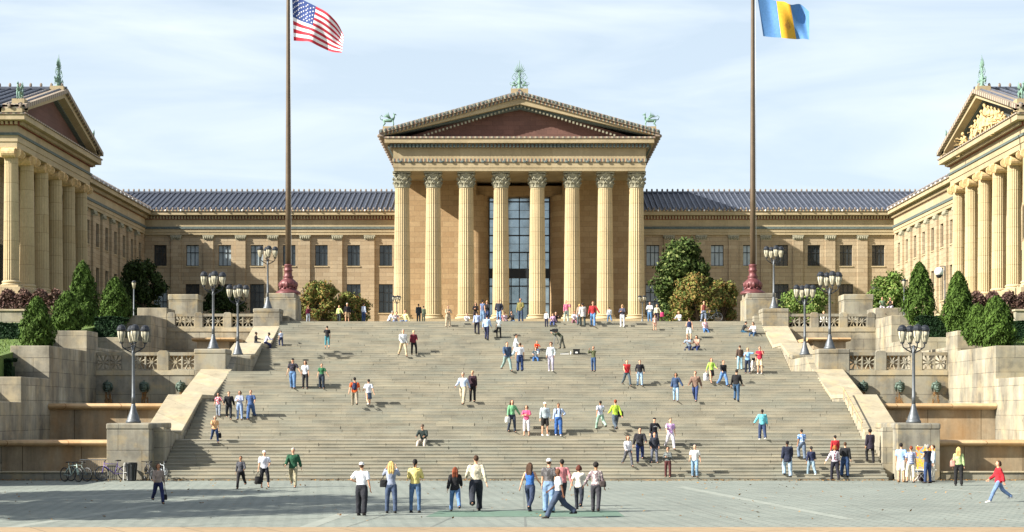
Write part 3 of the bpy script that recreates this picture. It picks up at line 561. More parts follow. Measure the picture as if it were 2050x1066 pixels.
# fluted columns
def flute(nf):
    return lambda i, n, z: 1-.075*abs(math.sin(PI*nf*i/n))**.8
def column_meshes(H, r0, r1, capH, kind):
    n = 24*4; hs = H-capH-.55; pr = [(r0*(1+.0*k), .55+hs*k/12) for k in range(13)]; pr = [(r0+(r1-r0)*((z-.55)/hs)**1.25, z) for _, z in pr]
    m = MB(); m.lathe(pr, n=n, fl=flute(24)); shaft = m.mesh('column', M['column'], smooth=False)
    m = MB(); m.box(-r0*1.28, r0*1.28, -r0*1.28, r0*1.28, 0, .16) if kind != 'corinthian' else None
    m.lathe([(r0*1.3, .02 if kind == 'corinthian' else .162), (r0*1.34, .1 if kind == 'corinthian' else .2), (r0*1.3, .24), (r0*1.12, .28), (r0*1.1, .34), (r0*1.18, .38), (r0*1.2, .44), (r0*1.14, .5), (r0*1.02, .55)], n=32); base = m.mesh('column_base', M['column'], smooth=False)
    m = MB(); zb = H-capH
    if kind == 'corinthian':
        m.lathe([(r1*1.0, zb), (r1*1.08, zb+.05), (r1*.98, zb+.12), (r1*1.0, zb+capH*.6), (r1*1.28, zb+capH*.86)], n=24)
        for tier, (nn, za, hh, out) in enumerate(((8, .1, .62, .26), (8, .5, .66, .34))):
            for k in range(nn):
                a = (k+.5*tier)*2*PI/nn; ca, sa = math.cos(a), math.sin(a)
                for off in (-.13, 0, .13):
                    tx, ty = -sa*off, ca*off; h2 = hh*(1 if off == 0 else .8)
                    m.tube([(ca*r1*.97+tx, sa*r1*.97+ty, zb+za), (ca*r1*1.06+tx*1.2, sa*r1*1.06+ty*1.2, zb+za+h2*.6), (ca*(r1+out*.8)+tx, sa*(r1+out*.8)+ty, zb+za+h2), (ca*(r1+out)+tx*.7, sa*(r1+out)+ty*.7, zb+za+h2*.82)], [(.1, .045), (.1, .05), (.075, .05), (.03, .03)], 5)
        for k in range(4):
            a = PI/4+k*PI/2; ca, sa = math.cos(a), math.sin(a); rr = r1*1.36; m.tube([(ca*r1*.98, sa*r1*.98, zb+capH*.52), (ca*r1*1.15, sa*r1*1.15, zb+capH*.78), (ca*rr, sa*rr, zb+capH*.84)], [.09, .08, .06], 6); m.ball((ca*(rr+.02), sa*(rr+.02), zb+capH*.78), (.16, .16, .15), 8, 6)
            b_ = k*PI/2; m.ball((math.cos(b_)*r1*1.18, math.sin(b_)*r1*1.18, zb+capH*.88), .14, 6, 5)
        e = r1*1.26; m.box(-e, e, -e, e, H-.18, H); cap = m.mesh('capital', M['capital'])
    else:
        m.lathe([(r1*1.0, zb), (r1*1.05, zb+.06), (r1*1.0, zb+.12), (r1*1.2, zb+.4), (r1*1.2, zb+.5)], n=20); w2 = r1*1.25
        for sx in (-1, 1):
            for k, (rr, th) in enumerate(((.38, 1.0), (.24, 1.06), (.1, 1.12))): m.tube([(sx*w2, -r1*th, zb+.28), (sx*w2, r1*th, zb+.28)], rr, 14)
        for sy in (-1, 1):
            m.tube([(-w2*.96, sy*w2*.9, zb+.28), (-w2*.7, sy*w2*.9, zb+.28)], .36, 12); m.tube([(w2*.7, sy*w2*.9, zb+.28), (w2*.96, sy*w2*.9, zb+.28)], .36, 12)
        m.box(-w2*1.05, w2*1.05, -w2*.95, w2*.95, zb+.5, H-.14); m.box(-w2*1.1, w2*1.1, -w2, w2, H-.138, H); cap = m.mesh('capital', M['ioncap'])
    return shaft, base, cap
def column(ms, x, y, z, rz=0):
    o = put('column', ms[0], mu, Vector((x, y, z))-O3, rz); put('column_base', ms[1], o); put('capital', ms[2], o)
CC = column_meshes(16.32, .93, .78, 1.78, 'corinthian')
PX = [-13.03, -9.57, -5.92, -2.06, 1.98, 5.86, 9.51, 12.98]
for x in PX: column(CC, x, 183, 13.55)
# portico: platform, porch walls with curved recess, window
m = MB(); m.box(-14.6, 14.6, 181.6, 189.5, 12.4, 13.54); m.box(-15.2, 15.2, 181.0, 181.58, 12.4, 13.2); part(m, 'portico_platform', M['ent'])
ZC = 29.87
m = MB()
for s in (-1, 1):
    m.box(s*4.95, s*13.6, 189.52, 196.5, 12.4, ZC)
    pts = [(4.95, 189.52)]+[(4.95-1.35*math.sin(a), 189.52+2.0*(1-math.cos(a))) for a in [R(10*k) for k in range(1, 10)]]
    poly = [(s*x, y) for x, y in pts]+[(s*4.94, 191.6)]; m.prism(poly, 12.4, ZC-1.6, 'z')
    m.box(s*3.58, s*4.94, 191.62, 196.4, 12.4, ZC-1.6)
m.box(-4.94, 4.94, 190.6, 196.45, ZC-1.59, ZC-.45); m.box(-3.57, 3.57, 193, 196.3, 12.4, ZC-1.6)
part(m, 'portico_wall', M['porchsand'])
m = MB(); m.box(-13.6, 13.6, 196.6, 222, 12.4, 33.4); part(m, 'rear_block', M['sand'])
# portico window
zt = 28.27; fr0 = 191.9
wn = MB(); wn.box(-3.56, 3.56, fr0+.1, fr0+.14, 13, zt); W_ = part(wn, 'portico_window', M['glassp'])
m = MB()
zs = [WZ(y, fr0) for y in (390.8, 404.5, 438.6, 472, 505.8, 539.3, 556.5, 573.4, 608.5)]
for z in zs: m.box(-3.56, 3.56, fr0-.02, fr0+.09, z-.07, z+.07)
for x in (-3.5, -2.05, 0.0, 2.05, 3.5): m.box(x-.06, x+.06, fr0-.03, fr0+.08, 13, zt)
for x in (-.95, .95): m.box(x-.05, x+.05, fr0-.025, fr0+.08, 13, zs[4])
m.box(-3.5, 3.5, fr0-.06, fr0+.07, zs[6], zs[5]); part(m, 'frame', M['frame'], parent=W_)
m = MB()
for z in [(zs[i]+zs[i+1])/2 for i in (1, 2, 3, 4)]: m.box(-3.5, 3.5, fr0+.06, fr0+.09, z-.02, z+.02)
part(m, 'glazing_bar', M['iron'], parent=W_)
# entablature of the portico
E = 13.92; m = MB(); m.box(-E+.05, E-.05, 181.75, 222, ZC, 30.22); m.box(-E, E, 181.7, 222.01, 30.224, 30.86); part(m, 'architrave', M['ent'])
m = MB(); m.box(-E-.1, E+.1, 181.58, 222, 30.864, 31.2); m.m = 1
for k in range(24): x = -13.2+k*1.15; m.ball((x, 181.56, 30.86), (.24, .08, .14), 6, 4)
part(m, 'ornament_band', [M['orn'], M['teal']])
m = MB(); m.box(-E, E, 181.7, 222, 31.204, 32.36); part(m, 'frieze', M['ent'])
m = MB(); m.box(-E-.35, E+.35, 181.35, 222, 32.364, 32.8); m.m = 1
for k in range(70): x = -14.1+k*28.2/69; m.box(x-.12, x+.12, 181.1, 181.345, 32.4, 32.74)
for s in (-1, 1):
    for k in range(60): y = 182+k*.66; m.box(s*(E+.352), s*(E+.62), y, y+.3, 32.4, 32.74)
part(m, 'dentil_band', [M['orn'], M['teal']])
m = MB(); m.box(-E-.88, E+.88, 180.85, 222, 32.804, 33.32); part(m, 'cornice', M['ent'], bevel=.03)
m = MB(); m.box(-E-.95, E+.95, 180.75, 222, 33.324, 33.5); part(m, 'ornament_band', M['orn2'])
# pediment
AP = 38.45; BX = 15.35
def rk(m, off_top, th, y0, y1, hw=BX, base=33.52, ap=AP):
    """raking beam: follows the gable slope from each eave to the apex"""
    for s in (-1, 1):
        P_ = [(s*hw, base-off_top), (0, ap-off_top), (0, ap-off_top-th), (s*hw, base-off_top-th)]
        P2 = []
        for x, z in P_: P2.append((x, max(z, 33.503)))
        m.prism(P2, y0, y1, 'y')
m = MB(); m.prism([(-13.2, 33.51), (13.2, 33.51), (0, 37.3)], 182.4, 183, 'y'); part(m, 'tympanum', M['tymp'])
m = MB(); rk(m, .0, .42, 180.55, 182.2, base=34.2); m.m = 1; n = 36
for s in (-1, 1):
    for k in range(n):
        f_ = (k+.5)/n; x = s*BX*(1-f_); z = 34.2+(AP-34.2)*f_-.2; m.ball((x, 180.52, z), (.13, .07, .17), 6, 4)
part(m, 'raking_sima', [M['orn2'], M['teal']])
m = MB(); rk(m, .424, .3, 180.75, 182.2, base=34.2); part(m, 'ornament_band', M['orn'])
m = MB(); rk(m, .728, .62, 180.95, 182.25, base=34.2); part(m, 'raking_cornice', M['ent'])
m = MB(); rk(m, 1.352, .42, 181.5, 182.35, base=34.2); m.m = 1
for s in (-1, 1):
    for k in range(34):
        f_ = (k+.5)/34; x = s*13.9*(1-f_); z = 33.9+(AP-34.15)*f_-1.25+.0
        if z > 33.6: m.box(x-.1, x+.1, 181.28, 181.49, z-.1, z+.12)
part(m, 'ornament_band', [M['teal'], M['capital']])
roof('portico_roof', (-BX-.05, 34.05), 0, (0, AP-.04), 0, 'y', 180.6, 224, .63, False)
for s in (-1, 1):
    m = MB(); m.box(s*14.9, s*15.4, 180.7, 224, 33.52, 34.0)
    for k in range(24): m.ball((s*15.5, 181.2+k*1.85, 33.62), (.16, .16, .2), 6, 5)
    part(m, 'side_gutter', M['antefix'])
# bronze roof ornaments
def spiral(m, c, r0, turns, sx, rad, y=0, ph=0, k=26):
    m.tube([(c[0]+sx*r0*(1-i/k*.85)*math.cos(ph+i/k*turns*2*PI), c[1]+y, c[2]+r0*(1-i/k*.85)*math.sin(ph+i/k*turns*2*PI)) for i in range(k)], rad, 5)
def griffin(m, s=1, o=(0, 0, 0), k=1.):
    q = lambda x, y, z: (o[0]+s*x*k, o[1]+y*k, o[2]+z*k)
    m.tube([q(-.5, 0, .62), q(-.2, 0, .6), (q(.15, 0, .62)), q(.42, 0, .72)], [.13*k, .14*k, .17*k, .15*k], 8)
    m.tube([q(.38, 0, .7), q(.5, 0, .95), q(.46, 0, 1.12)], [.12*k, .08*k, .07*k], 8); m.ball(q(.52, 0, 1.16), (.12*k, .08*k, .09*k)); m.tube([q(.58, 0, 1.17), q(.72, 0, 1.1)], [.05*k, .015*k], 6); m.tube([q(.44, 0, 1.2), q(.4, 0, 1.36)], [.03*k, .01*k], 5)
    for y in (-.08, .08):
        m.tube([q(.36, y, .6), q(.44, y, .3), q(.38, y, .04), q(.5, y, .02)], [.08*k, .05*k, .035*k, .03*k], 6); m.tube([q(-.46, y, .6), q(-.34, y, .34), q(-.5, y, .16), q(-.42, y, .02), q(-.32, y, .02)], [.1*k, .07*k, .04*k, .035*k, .03*k], 6)
        for w_ in range(5): m.tube([q(.2, y, .75), q(.02-w_*.05, y*2.2, 1.05-.02*w_), q(-.05-w_*.12, y*2.5, 1.38-w_*.1)], [.06*k, .05*k, .012*k], 5)
    m.tube([q(-.5, 0, .66), q(-.72, 0, .7), q(-.8, 0, .95), q(-.64, 0, 1.1), q(-.58, 0, .98)], [.05*k, .035*k, .03*k, .03*k, .04*k], 6)
for s in (-1, 1):
    m = MB(); m.box(s*13.85, s*15.0, 180.8, 182.2, 33.95, 34.62); part(m, 'ornament_base', M['ent'])
    m = MB(); griffin(m, -s, (s*14.4, 181.5, 34.62), 1.22); o = part(m, 'griffin_statue', M['bronze'], True); o['label'] = 'green bronze griffin on the %s corner of the portico gable' % SIDE[s]
m = MB(); m.box(-.95, .95, 180.7, 182.2, 38.1, 38.75); part(m, 'ornament_base', M['ent'])
def acroterion(m, o, k=1., n=1):
    q = lambda x, y, z: (o[0]+x*k, o[1]+y*k, o[2]+z*k)
    m.lathe([(.3*k, 0), (.34*k, .1*k), (.16*k, .3*k), (.13*k, .6*k), (.24*k, .85*k), (.12*k, 1.0*k), (.08*k, 1.5*k), (.14*k, 1.7*k), (.05*k, 1.9*k)], o, 10)
    for sx in (-1, 1):
        griffin(m, -sx, q(sx*.52, 0, .1), .62*k)
        spiral(m, q(sx*.35, 0, 1.5), .3*k, 1.5, sx, .035*k); spiral(m, q(sx*.3, 0, .95), .25*k, 1.3, sx, .035*k, ph=1); m.tube([q(sx*.2, 0, .1), q(sx*.6, 0, .5), q(sx*.45, 0, .9), q(sx*.1, 0, 1.3)], .035*k, 5)
        m.tube([q(sx*.5, 0, 1.0), q(sx*.8, 0, 1.25), q(sx*.7, 0, 1.5)], .03*k, 5)
    for a in range(-4, 5):
        t_ = R(a*17); L_ = (1.25-.1*abs(a))*k; m.tube([q(0, 0, 1.75), (o[0]+math.sin(t_)*L_*.5, o[1], o[2]+1.75*k+math.cos(t_)*L_*.55), (o[0]+math.sin(t_)*L_*.55*(1+.1*abs(a)), o[1], o[2]+1.75*k+math.cos(t_)*L_*(1.08 if a == 0 else .9))], [.03*k, .05*k, .012*k], 5)
m = MB(); acroterion(m, (0, 181.5, 38.75), 1.06); o = part(m, 'roof_finial', M['bronze'], True); o['label'] = 'green bronze scrollwork finial at the peak of the portico gable'
# wing porticos
IC = column_meshes(11.2, .62, .53, .72, 'ionic')
for s in (-1, 1):
    X = lambda x: s*x
    for k in range(6): column(IC, s*41, 132.7+4.26*k, 13.3, R(90))
    for k in range(1, 3): column(IC, s*(41+4.26*k), 132.7, 13.3, 0)
    m = MB(); bx(m, s, 39.9, 62, 131.5, 155.3, 12.6, 13.29); bx(m, s, 39.3, 62, 130.9, 155.9, 12.0, 12.598); bx(m, s, 38.7, 62, 130.3, 156.4, 10.0, 11.998); part(m, 'wing_platform', M['ent'], bevel=.03)
    m = MB(); bx(m, s, 44.4, 62, 136.4, 153.2, 13.3, 24.49); part(m, 'wing_portico_wall', M['sand'])
    m = MB()
    for k in range(5): bx(m, s, 44.32, 44.39, 134.9+4.26*k+1.0-.75+1.0, 134.9+4.26*k+1.0+.75+1.0, 14.3, 17.6) if k < 4 else None
    part(m, 'doorways', M['glass'])
    m = MB(); bx(m, s, 40.35, 62, 132.05, 154.6, 24.5, 24.95); bx(m, s, 40.28, 62, 131.98, 154.7, 24.953, 25.45); part(m, 'architrave', M['ent'])
    m = MB(); bx(m, s, 40.18, 62, 131.88, 154.8, 25.453, 25.66); part(m, 'painted_band', M['teal'])
    m = MB(); bx(m, s, 40.32, 62, 132.02, 154.65, 25.663, 26.25); part(m, 'frieze', M['ent'])
    m = MB(); bx(m, s, 40.1, 62, 131.8, 154.85, 26.253, 26.55); m.m = 1
    for k in range(62): y = 131.9+k*.37; bx(m, s, 39.85, 40.097, y, y+.2, 26.28, 26.52)
    for k in range(40): x = 40.2+k*.37; bx(m, s, x, x+.2, 131.55, 131.797, 26.28, 26.52)
    part(m, 'dentil_band', [M['red'], M['ent']])
    m = MB(); bx(m, s, 39.45, 62, 131.1, 155.4, 26.553, 27.0); part(m, 'cornice', M['ent'], bevel=.03)
    m = MB(); bx(m, s, 39.35, 62, 131.0, 155.5, 27.003, 27.12); EA = m
    # gable faces the court
    AY = 143.25; A2 = 31.35
    m = MB(); m.prism([(131.6, 27.13), (154.9, 27.13), (AY, 30.75)], s*40.7, s*41.1, 'x'); part(m, 'tympanum', M['tymp'] if s < 0 else M['tympdk'])
    def rk2(m, off, th, x0, x1, hw=12.3, base=27.75):
        for q in (-1, 1):
            P_ = [(AY+q*hw, max(base-off, 27.123)), (AY, A2-off), (AY, A2-off-th), (AY+q*hw, max(base-off-th, 27.123))]; m.prism(P_, s*x0, s*x1, 'x')
    m = MB(); rk2(m, 0, .34, 39.3, 41.2); part(m, 'raking_sima', M['orn2'])
    m = MB(); rk2(m, .344, .42, 39.6, 41.25); part(m, 'raking_cornice', M['ent'])
    m = MB(); rk2(m, .768, .18, 40.3, 41.3); part(m, 'ornament_band', M['teal'])
    roof('wing_portico_roof', (130.95, 27.7), 0, (AY, A2-.02), 0, 'x', 39.4 if s > 0 else -70, 70 if s > 0 else -39.4, .9)
    m = EA; m.m = 1; n = 26
    for k in range(n): m.ball((s*(39.7+k*.9), 130.85, 27.62), (.13, .13, .2), 6, 5)
    part(m, 'ornament_band', [M['orn2'], M['antefix']])
    for yy in (132.0, 154.5):
        m = MB(); bx(m, s, 39.6, 40.6, yy-.5, yy+.5, 27.4, 28.3); part(m, 'ornament_base', M['ent'])
        m = MB(); griffin(m, 1, (0, 0, 0), 1.05); mm = MB(); mm.xf = lambda p, yy=yy: (s*40.1-p[1], yy+p[0]*(1 if yy > 140 else -1), 28.3+p[2]); mm.add(m.v, m.f)
        o = part(mm, 'griffin_statue', M['bronze'], True)
    m = MB(); bx(m, s, 39.5, 40.7, AY-.7, AY+.7, 31.1, 31.5); part(m, 'ornament_base', M['ent'])
    m = MB(); acroterion(m, (0, 0, 0), .92); mm = MB(); mm.xf = lambda p: (s*40.1-p[1], AY+p[0]*1.5, 31.5+p[2]); mm.add(m.v, m.f); part(mm, 'roof_finial', M['bronze'], True)
    # low wall and planting base in front of the wing
    t = thing('low_wall', 'low grey stone wall below the red bushes in front of the %s wing' % SIDE[s], 'wall', (s*45, 125, 10), 'low walls before the wings')
    m = MB(); bx(m, s, 37.6, 62, 125.2, 125.8, 9.2, 10.95); m.build('wall', M['granite'], t); m = MB(); bx(m, s, 37.5, 62, 125.1, 125.9, 10.954, 11.1); m.build('coping', M['slab'], t, bevel=.02)
# ---------------------------------------------------------------- vegetation
def leafmesh(name, C_, Nn, S_, mats, asp=.55, up=0.):
    """one small diamond face per leaf"""
    n = len(C_); Nn = Nn/np.maximum(np.linalg.norm(Nn, axis=1, keepdims=True), 1e-6)
    rv = rng.normal(size=(n, 3)); 
    if up: rv = rv*.35+np.array([0, 0, 1.])*up
    a = rv-(rv*Nn).sum(1, keepdims=True)*Nn; a /= np.maximum(np.linalg.norm(a, axis=1, keepdims=True), 1e-6); b_ = np.cross(Nn, a)
    S_ = S_[:, None]; V = np.stack([C_-a*S_, C_-b_*S_*asp, C_+a*S_, C_+b_*S_*asp], 1).reshape(-1, 3)
    me = bpy.data.meshes.new(name); me.vertices.add(4*n); me.vertices.foreach_set('co', V.ravel()); me.loops.add(4*n); me.loops.foreach_set('vertex_index', np.arange(4*n, dtype=np.int32))
    me.polygons.add(n); me.polygons.foreach_set('loop_start', np.arange(0, 4*n, 4, dtype=np.int32)); me.update(calc_edges=True); me.materials.append(mats); me.validate(); return me
def leafmat(name, cols): m = islands(name, [lin(c) for c in cols], .75, .9, .3, 0); m.node_tree.nodes['Principled BSDF'].inputs['Specular IOR Level'].default_value = .15; return m
M['arb'] = leafmat('arborvitae foliage', ['#3a5020', '#435a24', '#4f6829', '#3f5522', '#587331'])
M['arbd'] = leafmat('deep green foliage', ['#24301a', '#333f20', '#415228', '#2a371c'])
M['mag'] = leafmat('magnolia foliage', ['#2b3a1c', '#38491f', '#4a5d2a', '#334520', '#7f8a52'])
M['shr'] = leafmat('autumn shrub foliage', ['#4c6030', '#6a7339', '#7d7c42', '#8a6c42', '#566c34', '#94683f'])
M['shg'] = leafmat('light green foliage', ['#46602a', '#5c7634', '#728642', '#506b30', '#8d9056'])
M['redb'] = leafmat('red barberry foliage', ['#5c4440', '#6e524c', '#7a6258', '#5a4c40', '#846a64'])
M['hedge'] = leafmat('hedge foliage', ['#16261a', '#223a20', '#1b2f1c', '#2c4726'])
M['bark'] = plain('bark', lin('#5b4c3b'), .95, .3, 8, bst=.6)
def conifer(lb, px0, px1, ytop, ybase, d, mat='arb', blunt=1., n=9000):
    X = WX((px0+px1)/2, d); Rr = (px1-px0)/2/F*d; z0 = WZ(ybase, d); H = WZ(ytop, d)-z0; zb = lawnz(d)-.1
    t = thing('conical_shrub', lb, 'shrub', (X, d, zb), 'clipped conical evergreens'); H += z0-zb; z0 = zb
    m = MB(); m.tube([(X, d, zb), (X, d, zb+H*.5), (X, d, zb+H*.85)], [.12, .08, .03], 6); m.build('trunk', M['bark'], t)
    k = rng.uniform(0, 1, n)**.85; a = rng.uniform(0, 2*PI, n)
    prof = np.minimum(1, (1-k)**(.62*blunt)*1.18)*np.minimum(1, .66+k*1.3)
    lump = 1+.12*np.sin(a*3+k*9+X)+.12*np.sin(a*6-k*17+X*3)+.10*np.sin(a*11+k*33)+.07*np.sin(a*23-k*61)
    rr = Rr*prof*lump*(1-.30*rng.uniform(0, 1, n)**2)*(1+(rng.uniform(0, 1, n) < .06)*rng.uniform(0, .22, n)); x = X+rr*np.cos(a); y = d+rr*np.sin(a); z = z0+k*H*.985+rng.normal(0, .05, n)
    Nn = np.stack([np.cos(a), np.sin(a), .3+rng.normal(0, .6, n)], 1)+rng.normal(0, .6, (n, 3)); me = leafmesh('foliage', np.stack([x-X, y-d, z-zb], 1), Nn, rng.uniform(.07, .15, n), M[mat], .38, up=.9)
    put('foliage', me, t)
def bush(name, lb, cat, px0, px1, ytop, ybase, d, mat, n=9000, size=.13, group='trees and bushes on the museum terrace', clumps=26, depth=.7, zb=None, sparse=.0, trunk=True, seed=1):
    r_ = np.random.default_rng(seed); X = WX((px0+px1)/2, d); Rx = (px1-px0)/2/F*d; zb = (9.88+(d-122)*.0541 if d > 122 else lawnz(d)) if zb is None else zb; zt = WZ(ytop, d); H = zt-zb
    t = thing(name, lb, cat, (X, d, zb), group)
    C_ = []; S2 = []
    for k in range(clumps):
        u = r_.uniform(0, 1)**.8; a = r_.uniform(0, 2*PI); env = math.sqrt(max(.02, 1-(abs(u-.38)/.66)**2)); q = r_.uniform(.15, 1)**.5*.8
        C_.append((X+Rx*env*q*math.cos(a), d+Rx*depth*env*q*math.sin(a), zb+H*(.08+u*.78))); S2.append(r_.uniform(.2, .36)*Rx*(1 if H > Rx else H/Rx))
    m = MB()
    if trunk:
        m.tube([(X, d, zb-.1), (X+.1, d, zb+H*.3), (X, d, zb+H*.55)], [.04*Rx+.06, .03*Rx+.04, .04], 7)
        for c in C_[:14]: m.tube([(X, d, zb+H*.12), ((X+c[0])/2, (d+c[1])/2, zb+(c[2]-zb)*.6), c], [.06, .04, .015], 5)
        m.build('trunk', M['bark'], t)
    per = n//clumps; P_ = []; Q = []
    for c, s in zip(C_, S2):
        v = r_.normal(size=(per, 3)); v /= np.linalg.norm(v, axis=1, keepdims=True); rad = r_.uniform(.55, 1.12, (per, 1))*(1+.25*np.sin(v[:, :1]*6+v[:, 1:2]*5)); P_.append(np.array(c)+v*rad*s*np.array([1, 1, .85])); Q.append(v+r_.normal(0, .7, (per, 3)))
    P_ = np.concatenate(P_); Q = np.concatenate(Q); ok = P_[:, 2] > zb; P_ = P_[ok]; Q = Q[ok]
    me = leafmesh('foliage', P_-np.array([X, d, zb]), Q, r_.uniform(.6, 1.25, len(P_))*size, M[mat], .6); put('foliage', me, t); return t
conifer('rounded cone evergreen standing nearest the left retaining wall', 42, 106, 597, 694, 92.5, blunt=.8)
conifer('plump evergreen behind the large block of the left retaining wall', 104, 166, 586, 664, 101, blunt=.75)
conifer('tallest slender cone evergreen in front of the left wing columns', 136, 196, 524, 640, 109, n=11000, blunt=.85)
conifer('lighter green broad cone evergreen beside the slim lamp post on the left', 200, 262, 557, 640, 114, blunt=.85)
conifer('tall pointed cone evergreen right of the sitting pair', 1811, 1871, 526, 630, 114, n=11000, blunt=.85)
conifer('tall cone evergreen in front of the right wing columns', 1889, 1947, 545, 664, 104, n=11000, blunt=.85)
conifer('left one of the two low bushy evergreens behind the right retaining wall', 1930, 1985, 612, 694, 96, blunt=.7, mat='arb', n=7000)
conifer('right one of the two low bushy evergreens behind the right retaining wall', 1958, 2030, 597, 694, 94, blunt=.75, mat='arb')
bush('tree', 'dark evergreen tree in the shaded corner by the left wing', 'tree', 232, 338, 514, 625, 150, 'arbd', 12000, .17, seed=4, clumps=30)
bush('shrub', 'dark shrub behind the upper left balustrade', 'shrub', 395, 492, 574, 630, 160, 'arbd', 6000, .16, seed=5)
bush('shrub', 'wide olive and rusty shrub right of the left flagpole', 'shrub', 588, 690, 563, 640, 140, 'shr', 12000, .12, seed=6)
bush('shrub', 'olive shrub reaching towards the portico from the left', 'shrub', 650, 742, 590, 640, 142, 'shr', 8000, .12, seed=16)
bush('tree', 'large glossy dark magnolia tree right of the portico', 'tree', 1306, 1434, 474, 640, 142, 'mag', 22000, .17, seed=7, clumps=44)
bush('shrub', 'big olive shrub in front of the magnolia', 'shrub', 1338, 1452, 545, 642, 134, 'shr', 13000, .12, seed=8, clumps=34)
bush('shrub', 'olive shrub beside the right flagpole pedestal', 'shrub', 1410, 1486, 560, 642, 136, 'shr', 9000, .12, seed=18)
bush('shrub', 'low light green shrub behind the upper right balustrade', 'shrub', 1556, 1668, 578, 632, 138, 'shg', 9000, .13, seed=9)
bush('tree', 'small pale green tree behind the sitting pair on the right', 'tree', 1732, 1836, 543, 622, 142, 'shg', 10000, .14, seed=10)
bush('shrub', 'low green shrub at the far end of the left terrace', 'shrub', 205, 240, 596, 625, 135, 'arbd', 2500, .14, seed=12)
def hedge(lb, px0, px1, ytop, ybot, d, dep=1.6, mat='hedge', sz=.1, nm='hedge', n=9000, mx_=None):
    x0, x1 = WX(px0, d), WX(px1, d); z1 = WZ(ytop, d); z0 = WZ(ybot, d)-.3; t = thing(nm, lb, nm.replace('_', ' '), ((x0+x1)/2, d, z0))
    ax = rng.uniform(x0, x1, n); ay = rng.uniform(d, d+dep, n); az = rng.uniform(z0, z1, n); side = rng.integers(0, 3, n); Nn = rng.normal(0, .5, (n, 3))
    ay = np.where(side == 0, d+rng.uniform(0, .12, n), ay); az = np.where(side >= 1, z1-rng.uniform(0, .12, n)+.06*np.sin(ax*3+ay*2), az); Nn[:, 1] -= (side == 0)*1.; Nn[:, 2] += (side >= 1)*1.
    if nm != 'hedge': az = z0+(z1-z0)*rng.uniform(0, 1, n)**.6*(1+.18*np.sin(ax*5)); ay = rng.uniform(d, d+dep, n)
    o = (x0+x1)/2; put('foliage', leafmesh('foliage', np.stack([ax-o, ay-d, az-z0], 1), Nn, rng.uniform(.6, 1.3, n)*sz, M[mat], .6, up=.6 if nm != 'hedge' else 0), t)
    m = MB(); m.box(min(x0, x1)+.1, max(x0, x1)-.1, d+.12, d+dep-.1, z0, z1-(.35 if nm == 'hedge' else (z1-z0)*.6)); m.build('core', M['hedge'] if nm == 'hedge' else M['bark'], t)
hedge('clipped dark hedge behind the small lawn on the left', -60, 46, 648, 680, 97.5)
hedge('dark clipped hedge cut off by the left edge, in front of the small lawn', -60, 21, 720, 756, 88, 1.2)
hedge('short dark hedge between the two right-hand cone shrubs on the left side', 190, 246, 636, 668, 106.5)
hedge('dark clipped hedge between the tall cone evergreens on the right', 1842, 1910, 634, 668, 106.5)
hedge('clipped dark hedge behind the small lawn on the right', 2002, 2120, 645, 680, 97.5)
hedge('bushy red barberry row below the left wing columns', -60, 112, 586, 622, 127.6, 1.6, 'redb', .14, 'red_bush_row', 9000)
hedge('bushy red barberry row below the right wing columns', 1935, 2110, 590, 622, 127.6, 1.6, 'redb', .14, 'red_bush_row', 9000)
# grass tufts on the two small lawns
n = 16000; ax = rng.uniform(27.9, 40, n)*rng.choice([-1, 1], n); ay = rng.uniform(86, 112, n); az = np.array([lawnz(v) for v in ay]); Nn = rng.normal(0, 1, (n, 3)); Nn[:, 2] *= .2
me = leafmesh('grass', np.stack([ax, ay, az+.04], 1), Nn, rng.uniform(.05, .1, n), leafmat('grass blades', ['#4f6630', '#66803a', '#7c8b4c', '#5a7234']), .3, up=1.); o = bpy.data.objects.new('grass', me); col.objects.link(o); tag(o, 'short mown grass of the small lawns beside the fountains', 'grass', kind='stuff')
# fallen leaves along the foot of the stairs and over the plaza
n = 2600; ax = rng.uniform(-26, 24, n); ay = np.where(rng.uniform(0, 1, n) < .62, 78.9-rng.exponential(.12, n), rng.uniform(49, 78.8, n)); ok = ~((ay < 78) & (rng.uniform(0, 1, n) < .45)); ax = ax[ok]; ay = ay[ok]; n = len(ax); Nn = rng.normal(0, .35, (n, 3)); Nn[:, 2] = 1
me = leafmesh('fallen_leaves', np.stack([ax, ay, .03+rng.uniform(0, .03, n)], 1), Nn, rng.uniform(.03, .075, n), leafmat('dead leaves', ['#6b4a2a', '#8f6a3c', '#a5814b', '#54402a']), .6); o = bpy.data.objects.new('fallen_leaves', me); col.objects.link(o); tag(o, 'brown fallen leaves drifted along the foot of the stairs', 'leaves', kind='stuff')
